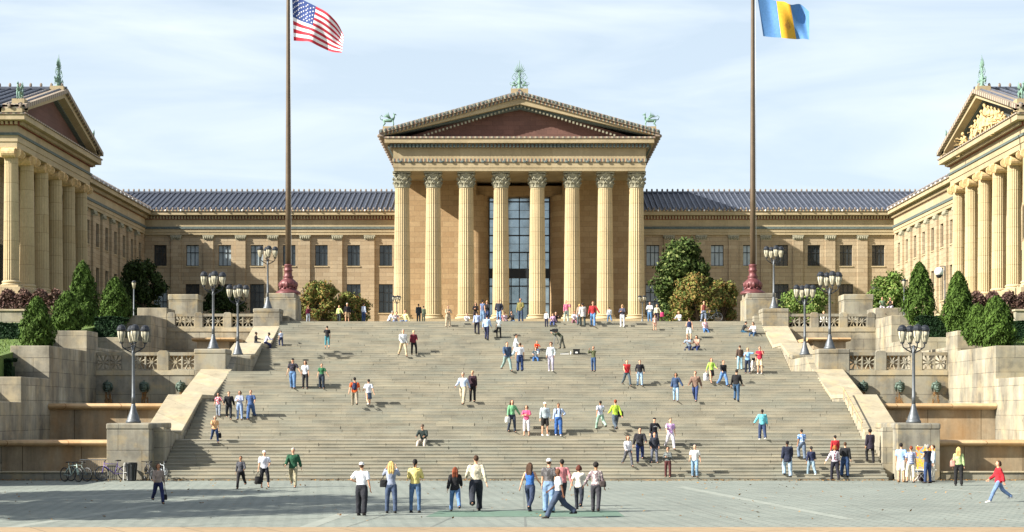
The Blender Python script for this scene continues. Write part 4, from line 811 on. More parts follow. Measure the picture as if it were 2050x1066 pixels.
# trees standing left of the view; they shade the plaza
for i, (x, y, h, r0) in enumerate(((-27, 49.5, 15.5, 5.0), (-27.5, 54.5, 14, 4.8), (-29, 60, 12, 4.2))):
    t = thing('plaza_tree', ('broad tree beside the plaza, nearest the street', 'broad tree beside the plaza, middle of three', 'broad tree beside the plaza, nearest the fountain')[i], 'tree', (x, y, 0), 'trees beside the plaza')
    m = MB(); m.tube([(x, y, 0), (x+.1, y, h*.3), (x, y, h*.6)], [.34, .25, .14], 8); n = 8000; r_ = np.random.default_rng(50+i); P_ = []; Q = []
    for k in range(22):
        v = r_.normal(size=3); v /= np.linalg.norm(v); c = np.array([x, y, h*.66])+v*np.array([r0, r0, h*.3])*r_.uniform(.5, .9); m.tube([(x, y, h*.35), tuple((c+np.array([x, y, h*.4]))/2), tuple(c)], [.08, .05, .02], 5)
        w_ = r_.normal(size=(n//22, 3)); w_ /= np.linalg.norm(w_, axis=1, keepdims=True); P_.append(c+w_*r_.uniform(.3, 1.1, (n//22, 1))*r0*.36); Q.append(w_+r_.normal(0, .7, w_.shape))
    m.build('trunk', M['bark'], t); P_ = np.concatenate(P_); put('foliage', leafmesh('foliage', P_-np.array([x, y, 0]), np.concatenate(Q), r_.uniform(.14, .26, len(P_)), M['mag'], .7), t)
# ---------------------------------------------------------------- people
def rotx(v, a): c, s = math.cos(a), math.sin(a); return Vector((v[0], v[1]*c-v[2]*s, v[1]*s+v[2]*c))
# pose: legs ((swing,knee,out),..) arms ((swing,out,bend,inward),..) lean, sit  -- index 0 = figure's own left (+x when facing the camera)
D = lambda *a: tuple(R(x) for x in a)
POSES = {
 'stand': dict(legs=(D(2, 2, 4), D(-2, 2, 4)), arms=(D(2, 8, 10, 0), D(-2, 8, 12, 0))),
 'stand2': dict(legs=(D(14, 22, 10), D(-3, 0, 3)), arms=(D(10, 14, 62, 30), D(-4, 9, 12, 0))),
 'walk': dict(legs=(D(27, 10, 4), D(-22, 34, 5)), arms=(D(-26, 13, 14, 0), D(26, 12, 34, 6))),
 'walk2': dict(legs=(D(-22, 40, 6), D(24, 8, 3)), arms=(D(26, 15, 42, 14), D(-26, 12, 14, 0))),
 'stride': dict(legs=(D(30, 6, 2), D(-30, 26, 2)), arms=(D(-22, 10, 12, 0), D(22, 10, 30, 0))),
 'climb': dict(legs=(D(38, 52, 3), D(-4, 4, 3)), arms=(D(-10, 10, 16, 0), D(14, 8, 30, 0)), lean=R(7)),
 'down': dict(legs=(D(22, 34, 3), D(-6, 14, 3)), arms=(D(-8, 12, 18, 0), D(12, 9, 26, 0))),
 'pockets': dict(legs=(D(8, 6, 4), D(-8, 8, 4)), arms=(D(-8, 18, 42, 22), D(-8, 18, 42, 22))),
 'hip': dict(legs=(D(8, 8, 4), D(-8, 10, 4)), arms=(D(-5, 36, 75, 60), D(0, 9, 12, 0))),
 'photo': dict(legs=(D(2, 2, 5), D(-4, 4, 5)), arms=(D(62, 20, 105, 42), D(62, 20, 105, 42))),
 'phone': dict(legs=(D(3, 3, 4), D(-5, 6, 4)), arms=(D(50, 14, 120, 35), D(0, 8, 12, 0))),
 'fold': dict(legs=(D(2, 2, 5), D(-2, 2, 5)), arms=(D(18, 14, 82, 58), D(22, 14, 86, 58))),
 'point': dict(legs=(D(2, 2, 4), D(-6, 6, 4)), arms=(D(10, 78, 6, 0), D(35, 16, 110, 40))),
 'hold': dict(legs=(D(12, 8, 3), D(-12, 14, 3)), arms=(D(5, 30, 6, 0), D(4, 12, 14, 0))),
 'sit': dict(legs=(D(82, 74, 10), D(80, 78, 12)), arms=(D(42, 14, 40, 25), D(40, 14, 44, 25)), lean=R(16), sit=1),
 'sit2': dict(legs=(D(74, 92, 14), D(66, 60, 8)), arms=(D(50, 18, 60, 40), D(44, 10, 52, 30)), lean=R(24), sit=1),
 'sit3': dict(legs=(D(66, 40, 8), D(88, 96, 10)), arms=(D(-18, 16, 8, 0), D(44, 14, 40, 20)), lean=R(2), sit=1),
 'bend': dict(legs=(D(14, 8, 9), D(-12, 8, 9)), arms=(D(78, 8, 44, 12), D(70, 10, 60, 15)), lean=R(48)),
}
def joints(pose, fem):
    p = POSES[pose]; J = {}; lean = p.get('lean', 0); hipz = .93; J['pel'] = Vector((0, 0, hipz))
    T = lambda x, y, z: Vector((x, 0, hipz))+rotx((0, y, z-hipz), lean)+Vector((0, 0, 0)) if True else None
    J['T'] = T; sw = .17 if fem else .195
    for i, s in ((0, 1), (1, -1)):
        sh = T(s*sw, .0, 1.41); a, o, b_, inn = p['arms'][i]
        up = Vector((s*math.sin(o), -math.sin(a)*math.cos(o), -math.cos(a)*math.cos(o))); up = rotx(up, lean*.35); el = sh+up*.29
        f_ = a+b_; lo = Vector((s*math.sin(o-inn)*1., -math.sin(f_)*math.cos(o-inn), -math.cos(f_)*math.cos(o-inn))).normalized(); wr = el+lo*.25; J['sh', i], J['el', i], J['wr', i], J['hd', i] = sh, el, wr, lo
        h = Vector((s*(.095), 0, hipz-.02)); a, k, o = p['legs'][i]
        th = Vector((s*math.sin(o), -math.sin(a), -math.cos(a))).normalized(); kn = h+th*.43; q = a-k; sn = Vector((s*math.sin(o)*.3, -math.sin(q), -math.cos(q))).normalized(); an = kn+sn*.42; J['hp', i], J['kn', i], J['an', i] = h, kn, an
    return J
def remesh(m, vox, name):
    me = bpy.data.meshes.new(name); me.from_pydata([tuple(v) for v in m.v], [], m.f); o = bpy.data.objects.new('tmp', me); SC2.collection.objects.link(o)
    r = o.modifiers.new('r', 'REMESH'); r.mode = 'VOXEL'; r.voxel_size = vox; r.use_smooth_shade = True; s = o.modifiers.new('s', 'SMOOTH'); s.factor = .5; s.iterations = 2
    VL2.update(); dg = SC2.view_layers[0].depsgraph; dg.update(); out = bpy.data.meshes.new_from_object(o.evaluated_get(dg), depsgraph=dg); bpy.data.objects.remove(o); bpy.data.meshes.remove(me); out.name = name
    out.polygons.foreach_set('use_smooth', [True]*len(out.polygons)); return out
SC2 = bpy.data.scenes.new('work'); VL2 = SC2.view_layers[0]
M['eye'] = plain('eye', lin('#2a211c'), .4, .05); M['lip'] = plain('lips', lin('#9a5a4e'), .6, .05)
def torso(m, T, fem, g=0., z0=.86, z1=1.47, neck=True, slim=0):
    st_ = [(.84, .145, .105), (.90, .170 if fem else .162, .118), (.98, .160 if fem else .158, .112), (1.08, .128 if fem else .148, .096), (1.18, .140 if fem else .162, .104), (1.28, .158 if fem else .185, .116), (1.36, .165 if fem else .198, .108), (1.42, .150 if fem else .178, .088), (1.455, .090, .070)]
    if slim: st_ = [(s[0], s[1]-.016, s[2]-.022) if s[0] < 1.1 else s for s in st_]
    P_ = [s for s in st_ if z0-.001 <= s[0] <= z1]
    if P_[0][0] > z0+.02: P_.insert(0, (z0, P_[0][1]*1.0, P_[0][2]))
    elif z0 < .84: P_.insert(0, (z0, .158, .115))
    m.tube([T(0, 0, s[0]) for s in P_], [(s[1]+g, s[2]+g) for s in P_], 16)
def bodymesh(pose, fem):
    J = joints(pose, fem); T = J['T']; m = MB(); torso(m, T, fem, slim=1)
    # the tube frame puts its first radius across y: keep chest depth on y
    m.tube([T(0, .0, 1.42), T(0, -.012, 1.50), T(0, -.02, 1.56)], [.062, .052, .052], 10)
    m.ball(T(0, -.018, 1.645), (.074, .092, .112), 14, 10); m.ball(T(0, -.045, 1.595), (.052, .058, .055), 10, 7); m.tube([T(0, -.10, 1.665), T(0, -.122, 1.632)], [.012, .018], 6)
    for s in (-1, 1): m.ball(T(s*.076, .0, 1.64), (.012, .02, .03), 6, 5)
    for i, s in ((0, 1), (1, -1)):
        sh, el, wr, hd = J['sh', i], J['el', i], J['wr', i], J['hd', i]; k = .85 if fem else 1
        m.ball(sh-Vector((s*.015, 0, .01)), .058*k); m.tube([sh, sh.lerp(el, .5), el, el.lerp(wr, .4), wr, wr+hd*.03], [.052*k, .046*k, .038*k, .040*k, .026, .026], 10)
        m.tube([wr, wr+hd*.04, wr+hd*.09], [(.018, .026), (.018, .038), (.015, .036)], 8)
        h, kn, an = J['hp', i], J['kn', i], J['an', i]; m.tube([h+Vector((0, 0, .05)), h.lerp(kn, .3), kn, kn.lerp(an, .3), an, an-Vector((0, 0, .04))], [.088, .082, .055, .056, .036, .036], 12)
        m.tube([an+Vector((0, .05, -.045)), an+Vector((0, -.03, -.04)), an+Vector((0, -.16, -.06))], [(.03, .036), (.04, .04), (.02, .042)], 8)
    me = remesh(m, .021, 'person'); bm = bmesh.new(); bm.from_mesh(me); f = MB()
    for i, s in ((0, 1), (1, -1)):
        wr, hd = J['wr', i], J['hd', i]; side = hd.cross(Vector((s, 0, 0))); side = side.normalized() if side.length > .2 else Vector((0, -1, 0)); nrm = side.cross(hd).normalized(); b0 = wr+hd*.085
        for q, L_ in ((-1.5, .06), (-.5, .075), (.5, .07), (1.5, .055)):
            a = b0+side*q*.018; f.tube([a, a+hd*L_*.5, a+hd*L_*.9-nrm*s*.02], [.0095, .009, .007], 6)
        a = wr+hd*.04-side*.032*(-1); f.tube([a, a+side*.025+hd*.02, a+side*.035+hd*.055], [.011, .010, .008], 6)
    fm = f.mesh('x', M['eye']); bm.from_mesh(fm); n0 = len(bm.faces); e = MB()
    for s in (-1, 1): e.ball(T(s*.032, -.098, 1.655), (.014, .008, .008), 6, 5); e.tube([T(s*.018, -.106, 1.676), T(s*.048, -.098, 1.678)], .005, 4)
    em = e.mesh('y', M['eye']); bm.from_mesh(em); bm.faces.ensure_lookup_table()
    for q in bm.faces[n0:]: q.material_index = 1
    n1 = len(bm.faces); l = MB(); l.tube([T(-.024, -.1, 1.588), T(0, -.108, 1.588), T(.024, -.1, 1.588)], .007, 5); lm = l.mesh('z', M['lip']); bm.from_mesh(lm); bm.faces.ensure_lookup_table()
    for q in bm.faces[n1:]: q.material_index = 2
    me.materials.clear(); me.materials.append(M['eye']); me.materials.append(M['eye']); me.materials.append(M['lip']); bm.to_mesh(me); bm.free(); me.polygons.foreach_set('use_smooth', [True]*len(me.polygons)); return me, J
def garment(kind, pose, fem):
    J = joints(pose, fem); T = J['T']; m = MB(); g = .016; v = .022
    if kind in ('tee', 'long', 'jacket', 'tank', 'vest', 'coat', 'open'):
        g = {'tee': .018, 'long': .016, 'jacket': .032, 'tank': .012, 'vest': .024, 'coat': .036, 'open': .03}[kind]; z0 = {'tee': .90, 'long': .93 if fem else .90, 'jacket': .86, 'tank': .95, 'vest': .92, 'coat': .72, 'open': .84}[kind]
        if kind == 'coat' and not POSES[pose].get('sit'): m.tube([T(0, 0, .72), T(0, 0, .9)], [(.2, .15), (.17+g, .13+g)], 16)
        torso(m, T, fem, g, max(z0, .84)); m.tube([T(0, 0, 1.43), T(0, -.005, 1.475)], [.075+g*.5, .064+g*.3], 12)
        for i, s in ((0, 1), (1, -1)):
            sh, el, wr = J['sh', i], J['el', i], J['wr', i]
            if kind == 'tank': continue
            m.ball(sh-Vector((s*.015, 0, .01)), .06+g)
            if kind in ('vest',): continue
            if kind == 'tee': m.tube([sh, sh.lerp(el, .45), sh.lerp(el, .8)], [.055+g, .054+g, .056+g], 12)
            else: m.tube([sh, sh.lerp(el, .5), el, el.lerp(wr, .5), el.lerp(wr, .96)], [.052+g, .047+g, .042+g, .038+g, .030+g*.9], 12)
    elif kind in ('trousers', 'shorts', 'capri', 'baggy', 'slim'):
        gg = {'baggy': .038, 'slim': .010}.get(kind, .020); m.tube([J['pel']+Vector((0, 0, -.09)), J['pel']+Vector((0, 0, -.02)), T(0, 0, .99), T(0, 0, 1.02)], [(.13, .09), (.166+gg*.6, .116+gg*.6), (.155+gg*.5, .112+gg*.5), (.145+gg, .1+gg)], 16)
        for i, s in ((0, 1), (1, -1)):
            h, kn, an = J['hp', i], J['kn', i], J['an', i]; e = {'shorts': .0, 'capri': .6}.get(kind, 1.0)
            pts = [h+Vector((0, 0, .04)), h.lerp(kn, .35), h.lerp(kn, .95)]; rr = [.092+gg*.5, .084+gg, .060+gg*(1.9 if kind == 'shorts' else 1.1)]
            if e > 0: pts += [kn.lerp(an, .25*e), kn.lerp(an, e*.6), kn.lerp(an, e)+Vector((0, 0, -.02 if e == 1 else 0))]; rr += [.058+gg, .050+gg, .046+gg*1.4]
            m.tube(pts, rr, 12)
    elif kind == 'skirt':
        c = J['pel']; m.tube([T(0, 0, 1.02), c, (J['hp', 0]+J['hp', 1])/2*.45+(J['kn', 0]+J['kn', 1])/2*.55, (J['hp', 0]+J['hp', 1])/2*.1+(J['kn', 0]+J['kn', 1])/2*.9], [(.15, .115), (.185, .135), (.2, .16), (.21, .17)], 16)
    me = remesh(m, v, kind)
    return me
def hairmesh(kind, pose):
    T = joints(pose, True)['T']; m = MB()
    m.ball(T(0, .012, 1.672), (.086, .098, .102), 14, 9)
    if kind == 'long':
        for x in (-.05, 0, .05): m.tube([T(x, .05, 1.70), T(x*1.3, .085, 1.58), T(x*1.4, .10, 1.42), T(x*1.2, .10, 1.30)], [.05, .055, .05, .02], 8)
        for s in (-1, 1): m.tube([T(s*.07, .0, 1.68), T(s*.088, .02, 1.58), T(s*.09, .03, 1.46)], [.035, .034, .015], 7)
    if kind == 'bob':
        for s in (-1, 1): m.tube([T(s*.07, .0, 1.69), T(s*.09, .01, 1.60), T(s*.085, .02, 1.54)], [.04, .042, .02], 7)
        m.tube([T(0, .06, 1.70), T(0, .085, 1.60), T(0, .08, 1.53)], [(.07, .05), (.08, .045), (.06, .02)], 8)
    if kind == 'pony': m.ball(T(0, .11, 1.70), .04); m.tube([T(0, .11, 1.70), T(0, .15, 1.60), T(0, .13, 1.46)], [.035, .035, .012], 7)
    if kind == 'afro': m.ball(T(0, .02, 1.69), (.108, .112, .108), 14, 9)
    me = remesh(m, .017, 'hair')
    # clear the face: push front-low hair back into the head
    c = T(0, 0, 1.66); co = np.empty(len(me.vertices)*3, np.float32); me.vertices.foreach_get('co', co); co = co.reshape(-1, 3)
    f = (co[:, 1] < c.y-.03) & (co[:, 2] < c.z+.045); co[f, 1] = c.y-.02+ (co[f, 1]-c.y)*.2; me.vertices.foreach_set('co', co.ravel()); me.update(); return me
def capmesh(pose):
    T = joints(pose, True)['T']; m = MB(); vs = MB(); m.ball(T(0, .005, 1.70), (.088, .102, .078), 14, 8); m.tube([T(0, -.07, 1.70), T(0, -.13, 1.695), T(0, -.175, 1.685)], [(.006, .075), (.006, .07), (.006, .035)], 8); return m.mesh('cap', M['white'], smooth=True)
def shoemesh(pose, i):
    J = joints(pose, True); an = J['an', i]; m = MB(); m.tube([an+Vector((0, .075, -.055)), an+Vector((0, .05, -.05)), an+Vector((0, -.04, -.05)), an+Vector((0, -.13, -.068)), an+Vector((0, -.195, -.078))], [(.02, .03), (.045, .042), (.044, .046), (.03, .05), (.012, .03)], 10)
    return m.mesh('shoe', M['black'], smooth=True)
CACHE = {}
def cached(key, fn):
    if key not in CACHE: CACHE[key] = fn()
    return CACHE[key]
CM = {}
def cloth(c):
    if c not in CM:
        m, N, L, b = newmat('cloth '+c); g = N.new('ShaderNodeNewGeometry'); n = noise(N, L, g.outputs['Position'], 14, 4, .6); q = ramp(N, [(.3, g4(.82)), (.7, g4(1.1))]); L.new(n.outputs[0], q.inputs[0])
        rgb = N.new('ShaderNodeRGB'); rgb.outputs[0].default_value = lin(c[:7]); src = rgb.outputs[0]
        if len(c) > 8:
            tcx = N.new('ShaderNodeTexCoord'); kind, c2 = c[7], lin(c[8:])
            if kind == '|': pn = N.new('ShaderNodeTexWave'); pn.bands_direction = 'Z'; pn.inputs['Scale'].default_value = 3.2; pr = ramp(N, [(.45, g4(0)), (.55, g4(1))])
            else: pn = N.new('ShaderNodeTexNoise'); pn.inputs['Scale'].default_value = 11; pr = ramp(N, [(.5, g4(0)), (.56, g4(1))])
            L.new(tcx.outputs['Object'], pn.inputs['Vector']); L.new(pn.outputs[0], pr.inputs[0]); px_ = N.new('ShaderNodeMixRGB'); px_.inputs[2].default_value = c2; L.new(pr.outputs[0], px_.inputs[0]); L.new(src, px_.inputs[1]); src = px_.outputs[0]
        n2 = noise(N, L, g.outputs['Position'], 5, 3, .5); q2 = ramp(N, [(.35, g4(.72)), (.6, g4(1.12))]); L.new(n2.outputs[0], q2.inputs[0]); L.new(mul(N, L, mul(N, L, src, q.outputs[0]), q2.outputs[0]), b.inputs['Base Color']); b.inputs['Roughness'].default_value = .9; bump(N, L, b, n2.outputs[0], 1., .06); CM[c] = m
    return CM[c]
def setmat(o, m, slot=0):
    if len(o.material_slots) == 0: o.data.materials.append(m)
    o.material_slots[slot].link = 'OBJECT'; o.material_slots[slot].material = m
FACE = {'f': 0, 'b': 180, 'l': -90, 'r': 90, 'fl': -35, 'fr': 35, 'bl': -145, 'br': 145}
HAIR = {'bk': '#1d1715', 'br': '#4a3322', 'bl': '#c9a869', 'rd': '#7a3a1e', 'gr': '#8d8a86', 'wh': '#d8d5cf'}
SK = {'l': '#d3a283', 'm': '#b07f5e', 'd': '#6b4732'}
PEOPLE = []; PJ = random.Random(3)
def person(x, yf, yt, face, pose, sex, hair, top, bot, label, skin='l', shoe='#22201f', at=None, scale=None, group='people on the stairs and plaza', extra=None):
    """x, feet row, head row in the photo give the spot and height; at=(depth, z) overrides the ground under the feet"""
    fem = sex == 'w'
    sitp = POSES[pose].get('sit')
    if at: d, z = at
    else:
        d, z = ground_hit(yf)
        if sitp: d, z = ground_hit(yt+.88*(scale or 1)*F/d); d += .1
    X = WX(x, d); hh = {'bend': 1.40}.get(pose, 1.75)
    if scale is None:
        zt = WZ(yt, d); base = z if not sitp else None
        if sitp: scale = 1.0
        else: scale = min(1.1, max(.62, (zt-z)/hh))
    body, J = cached(('body', pose, fem), lambda: bodymesh(pose, fem))
    lowest = min(J['an', 0].z, J['an', 1].z)-.088
    if sitp: off = -(.93-.13)*scale   # seat height is z
    else: off = -lowest*scale
    o = bpy.data.objects.new('person', body); col.objects.link(o); o.location = (X, d, z+off); rz = (FACE[face] if isinstance(face, str) else face)+(PJ.uniform(-24, 24) if face in ('f', 'b') else 0); o.rotation_euler = (0, 0, R(rz)); o.scale = (scale,)*3
    setmat(o, cloth(SK[skin]), 0); tag(o, label, 'person', group)
    def add(name, me, c):
        k = bpy.data.objects.new(name, me); col.objects.link(k); k.parent = o
        if not me.materials: me.materials.append(M['black'])
        setmat(k, cloth(c)); return k
    hk, hc = hair
    if hk == 'cap':
        add('cap', cached(('cap', pose), lambda: capmesh(pose)), hc); add('hair', cached(('hair', 'short', pose), lambda: hairmesh('short', pose)), HAIR['br']).scale = (.96, .96, .995)
    elif hk != 'bald': add('hair', cached(('hair', hk, pose), lambda: hairmesh(hk, pose)), HAIR.get(hc, hc))
    if top: add({'tee': 't_shirt', 'long': 'long_sleeved_top', 'jacket': 'jacket', 'tank': 'tank_top', 'vest': 'vest', 'coat': 'coat', 'open': 'jacket'}[top[0]], cached((top[0], pose, fem), lambda: garment(top[0], pose, fem)), top[1])
    if bot: add({'trousers': 'trousers', 'baggy': 'trousers', 'slim': 'trousers', 'shorts': 'shorts', 'capri': 'trousers', 'skirt': 'skirt'}[bot[0]], cached((bot[0], pose, fem), lambda: garment(bot[0], pose, fem)), bot[1])
    for i in (0, 1): add('shoe', cached(('shoe', pose, i), lambda: shoemesh(pose, i)), shoe)
    PEOPLE.append(o); return o, J, scale
def bag(label, pr, hand, c, kind='handbag', size=(.28, .12, .22), drop=.25, name='handbag', strap=True):
    """a bag hanging from a hand (0/1) or, with hand='s0'/'s1', from a shoulder"""
    o, J, s = pr; Mx = Matrix.Translation(o.location) @ o.rotation_euler.to_matrix().to_4x4() @ Matrix.Scale(s, 4)
    if isinstance(hand, int): a = Mx @ (J['wr', hand]+J['hd', hand]*.12); c0 = a-Vector((0, 0, drop*s))
    else:
        i = int(hand[1]); a = Mx @ (J['sh', i]+Vector((0, 0, .07))); c0 = Mx @ Vector(((.25 if i == 0 else -.25), .02, 1.0))
    t = thing(name, label, 'bag', tuple(c0)); m = MB(); w_, d_, h_ = size; rz = o.rotation_euler.z; ca, sa = math.cos(rz), math.sin(rz)
    V = []; 
    for zz, k in ((-h_/2, .9), (-h_/2+.03, 1), (h_/2-.04, .92), (h_/2, .7)):
        for sx, sy in ((-1, -1), (-.3, -1.25), (.3, -1.25), (1, -1), (1, 1), (.3, 1.25), (-.3, 1.25), (-1, 1)):
            x_, y_ = sx*w_/2*k, sy*d_/2*k; V.append((c0.x+x_*ca-y_*sa, c0.y+x_*sa+y_*ca, c0.z+zz))
    m.add(V, [tuple(range(8))[::-1], tuple(range(24, 32))]+[(j*8+i, j*8+(i+1) % 8, j*8+8+(i+1) % 8, j*8+8+i) for j in range(3) for i in range(8)]); m.build('bag_body', cloth(c), t, True)
    if strap:
        m = MB(); q = w_*.35; m.tube([(c0.x-q*ca, c0.y-q*sa, c0.z+h_/2-.02), (a.x-q*.3*ca, a.y, (a.z+c0.z+h_/2)/2+.02), tuple(a), (a.x+q*.3*ca, a.y, (a.z+c0.z+h_/2)/2+.02), (c0.x+q*ca, c0.y+q*sa, c0.z+h_/2-.02)], .012, 5); m.build('strap', cloth(c), t)
def backpack(label, pr, c):
    o, J, s = pr; T = J['T']; Mx = Matrix.Translation(o.location) @ o.rotation_euler.to_matrix().to_4x4() @ Matrix.Scale(s, 4); c0 = Mx @ T(0, .2, 1.25)
    t = thing('backpack', label, 'backpack', tuple(c0)); m = MB(); m.ball((0, .21, 1.24), (.14, .09, .22), 12, 9); m.ball((0, .28, 1.15), (.1, .06, .1), 10, 7); m.xf = None
    k = MB(); k.xf = lambda p: Mx @ Vector(p); k.add(m.v, m.f); k.build('bag_body', cloth(c), t, True)
    m = MB(); 
    for sx in (-.09, .09): m.tube([(sx, .14, 1.40), (sx, .02, 1.49), (sx, -.13, 1.40), (sx*1.4, -.13, 1.2), (sx*1.6, .05, 1.1), (sx, .16, 1.08)], [(.025, .01)]*6, 5)
    k = MB(); k.xf = lambda p: Mx @ Vector(p); k.add(m.v, m.f); k.build('strap', cloth(c), t)
P = person
def topat(yt, h=1.75): d = max(121.3, F*(TOPZ-EYE+h)/(HY-yt)); return (d, TOPZ-.02+max(0, d-122)*.0541)
# --- row of visitors on the plaza in front of the stairs
P(724, 1033, 928, 'b', 'hip', 'm', ('cap', '#e4e4e4'), ('tee', '#dfe3ea'), ('baggy', '#1c1e26'), 'man in white t-shirt and white cap, black trousers, leftmost of the front row')
p = P(783, 1028, 926, 'b', 'photo', 'w', ('long', 'bl'), ('long', '#8f98ac'), ('trousers', '#3d4c66'), 'blonde woman in grey-blue top holding a camera up, seen from behind'); bag('black shoulder bag of the blonde woman taking a picture', p, 's0', '#15161a', size=(.26, .1, .24))
p = P(831, 1027, 922, 'b', 'fold', 'w', ('pony', 'bk'), ('long', '#dccb7e'), ('slim', '#4d6a8c'), 'woman in pale yellow sweater and blue jeans, seen from behind', 'm')
p = P(911, 1025, 934, 'b', 'walk', 'w', ('long', 'rd'), ('jacket', '#17171b'), ('trousers', '#5c7fae'), 'woman with long red hair, black jacket and light jeans, seen from behind')
P(953, 1024, 911, 'b', 'walk2', 'm', ('short', 'br'), ('long', '#cfc6ae'), ('baggy', '#222732'), 'tallest man, cream long shirt and dark cargo trousers, seen from behind')
P(1061, 1026, 925, 'b', 'walk', 'w', ('long', 'br'), ('tank', '#2f62a8'), ('trousers', '#2b3852'), 'woman with very long brown hair and blue tank top, seen from behind')
P(1099, 1027, 921, 'b', 'stand', 'm', ('cap', '#e8e8e8'), ('tee', '#454344~#6a686a'), ('baggy', '#7590b2'), 'man in white cap, dark grey t-shirt and light jeans, seen from behind')
P(1125, 1015, 919, 'b', 'walk2', 'm', ('short', 'bk'), ('long', '#c78083'), ('trousers', '#2b2d38'), 'dark-haired man in pink shirt half hidden behind the striding man', 'm')
P(1118, 1038, 934, 'l', 'stride', 'm', ('bald', ''), ('tee', '#e2e2e0'), ('baggy', '#39465c'), 'bald man in white t-shirt and dark jeans striding to the left', 'd')
P(1159, 1021, 930, 'b', 'walk', 'w', ('bob', '#5c2a1c'), ('tee', '#e0d8ca'), ('trousers', '#272c38'), 'woman with auburn bob, cream t-shirt and dark trousers, seen from behind')
p = P(1193, 1026, 928, 'b', 'hold', 'w', ('afro', 'bk'), ('long', '#7f6e74~#d8ccc4'), ('trousers', '#37363d'), 'woman with short black curls and patterned blouse, rightmost of the front row', 'm'); bag('dark handbag on the shoulder of the woman in patterned blouse', p, 's1', '#3a3130', size=(.22, .1, .2))
# --- others on the plaza
p = P(317, 1009, 927, 'f', 'walk', 'w', ('bob', 'br'), ('long', '#a08f82'), ('trousers', '#1c2650'), 'woman in beige sweater and navy trousers walking across the shaded plaza', 'm'); bag('small black handbag hanging from the hand of the woman in beige sweater', p, 0, '#121214', size=(.16, .08, .2), drop=.5)
P(482, 979, 913, 'f', 'walk2', 'w', ('short', 'bk'), ('long', '#4a4b52'), ('trousers', '#1b181c'), 'small woman in dark grey top and black trousers at the foot of the stairs', 'm')
p = P(529, 977, 904, 'f', 'stand2', 'm', ('cap', '#e2e2e0'), ('tee', '#dfe3ee'), ('capri', '#1b1c24'), 'older person in white cap, white shirt and cropped black trousers'); bag('square black bag carried by the older person in white cap', p, 1, '#141416', size=(.3, .12, .34), drop=.42)
P(587, 976, 896, 'f', 'walk', 'm', ('short', 'wh'), ('jacket', '#1f5138'), ('trousers', '#9d9579'), 'white-haired man in dark green sweater and khaki trousers')
P(1804, 966, 889, 'br', 'stand', 'm', ('short', 'bk'), ('tee', '#8fb0d8'), ('shorts', '#d5d3c8'), 'man in light blue shirt and white shorts looking at the painting', 'l', '#8d6f4c')
P(1824, 967, 895, 'b', 'stand2', 'w', ('short', 'rd'), ('tee', '#e2e4ea|#3f62a8'), ('capri', '#d8d0bd'), 'person with reddish hair, pale top and cream trousers looking at the painting')
P(1857, 968, 892, 'bl', 'fold', 'm', ('short', 'gr'), ('vest', '#1b2036'), ('trousers', '#2d4168'), 'grey-haired man in navy vest and blue trousers in front of the painting')
P(1868, 966, 893, 'l', 'stand', 'm', ('short', 'br'), ('long', '#b7c6d2'), ('trousers', '#c6c2b4'), 'person in pale blue shirt mostly hidden behind the grey-haired man')
p = P(1919, 973, 897, 'b', 'stand', 'w', ('long', 'bl'), ('long', '#a9bd84'), ('trousers', '#17171a'), 'blonde woman in pale green cardigan and black trousers by the right fountain'); bag('pink handbag of the blonde woman in pale green cardigan', p, 's0', '#b08276', size=(.26, .1, .28))
p = P(1999, 1006, 920, 'l', 'stride', 'w', ('bob', 'br'), ('jacket', '#b01f2c'), ('trousers', '#6f89b0'), 'woman in red jacket and jeans striding left at the right edge of the plaza', 'l', '#e6e6e2'); bag('black handbag of the woman in red jacket', p, 's1', '#141414', size=(.24, .1, .2))
# --- lower stairs
P(1577, 962, 884, 'b', 'climb', 'm', ('short', 'bk'), ('coat', '#1d2338'), ('baggy', '#9db4c6'), 'man in baggy navy jacket and pale jeans climbing the bottom steps', 'd')
P(1606, 925, 861, 'b', 'climb', 'm', ('short', 'bk'), ('tee', '#4f7fc0~#c9dbec'), ('baggy', '#66768a'), 'man in blue patterned shirt climbing the lowest flight', 'm')
P(1624, 962, 893, 'b', 'walk', 'w', ('pony', 'bk'), ('long', '#232a48'), ('trousers', '#8299a8'), 'woman in navy top and faded jeans starting up the steps', 'm', '#dcdcdc')
P(1673, 939, 873, 'b', 'climb', 'm', ('short', 'bk'), ('long', '#b3232e'), ('trousers', '#26262e'), 'man in red shirt behind the ginger-haired woman')
P(1671, 963, 893, 'b', 'hold', 'w', ('bob', '#b06a34'), ('long', '#dedae2~#8a5a6a'), ('trousers', '#1f1f2c'), 'ginger-haired woman in white hooded top at the bottom step')
P(1692, 962, 887, 'b', 'stand2', 'm', ('short', 'br'), ('long', '#121419'), ('baggy', '#2c4468'), 'man in black sweater and blue jeans at the bottom step')
P(1743, 933, 861, 'b', 'climb', 'w', ('afro', 'bk'), ('coat', '#261f2e'), ('trousers', '#141317'), 'woman in dark purple coat climbing beside the right side wall', 'm')
P(1526, 883, 821, 'b', 'hold', 'm', ('short', 'bk'), ('jacket', '#6cc3d0'), ('baggy', '#2d3d5e'), 'person in turquoise hooded sweater climbing alone', 'd', '#dddddd')
P(1391, 960, 891, 'f', 'down', 'm', ('short', 'gr'), ('tee', '#e2e0dc'), ('trousers', '#7a9ab4'), 'man in white t-shirt and light jeans stepping down off the last step')
P(1337, 960, 897, 'f', 'fold', 'w', ('short', 'rd'), ('long', '#6c7270~#2c2c30'), ('trousers', '#4a1f1f'), 'woman in grey and black sweater and dark red trousers near the bottom step')
P(1257, 937, 872, 'f', 'walk', 'w', ('bob', '#7a4a2c'), ('long', '#e4e4ea'), ('trousers', '#55565c'), 'woman in white blouse and grey trousers coming down the lowest flight')
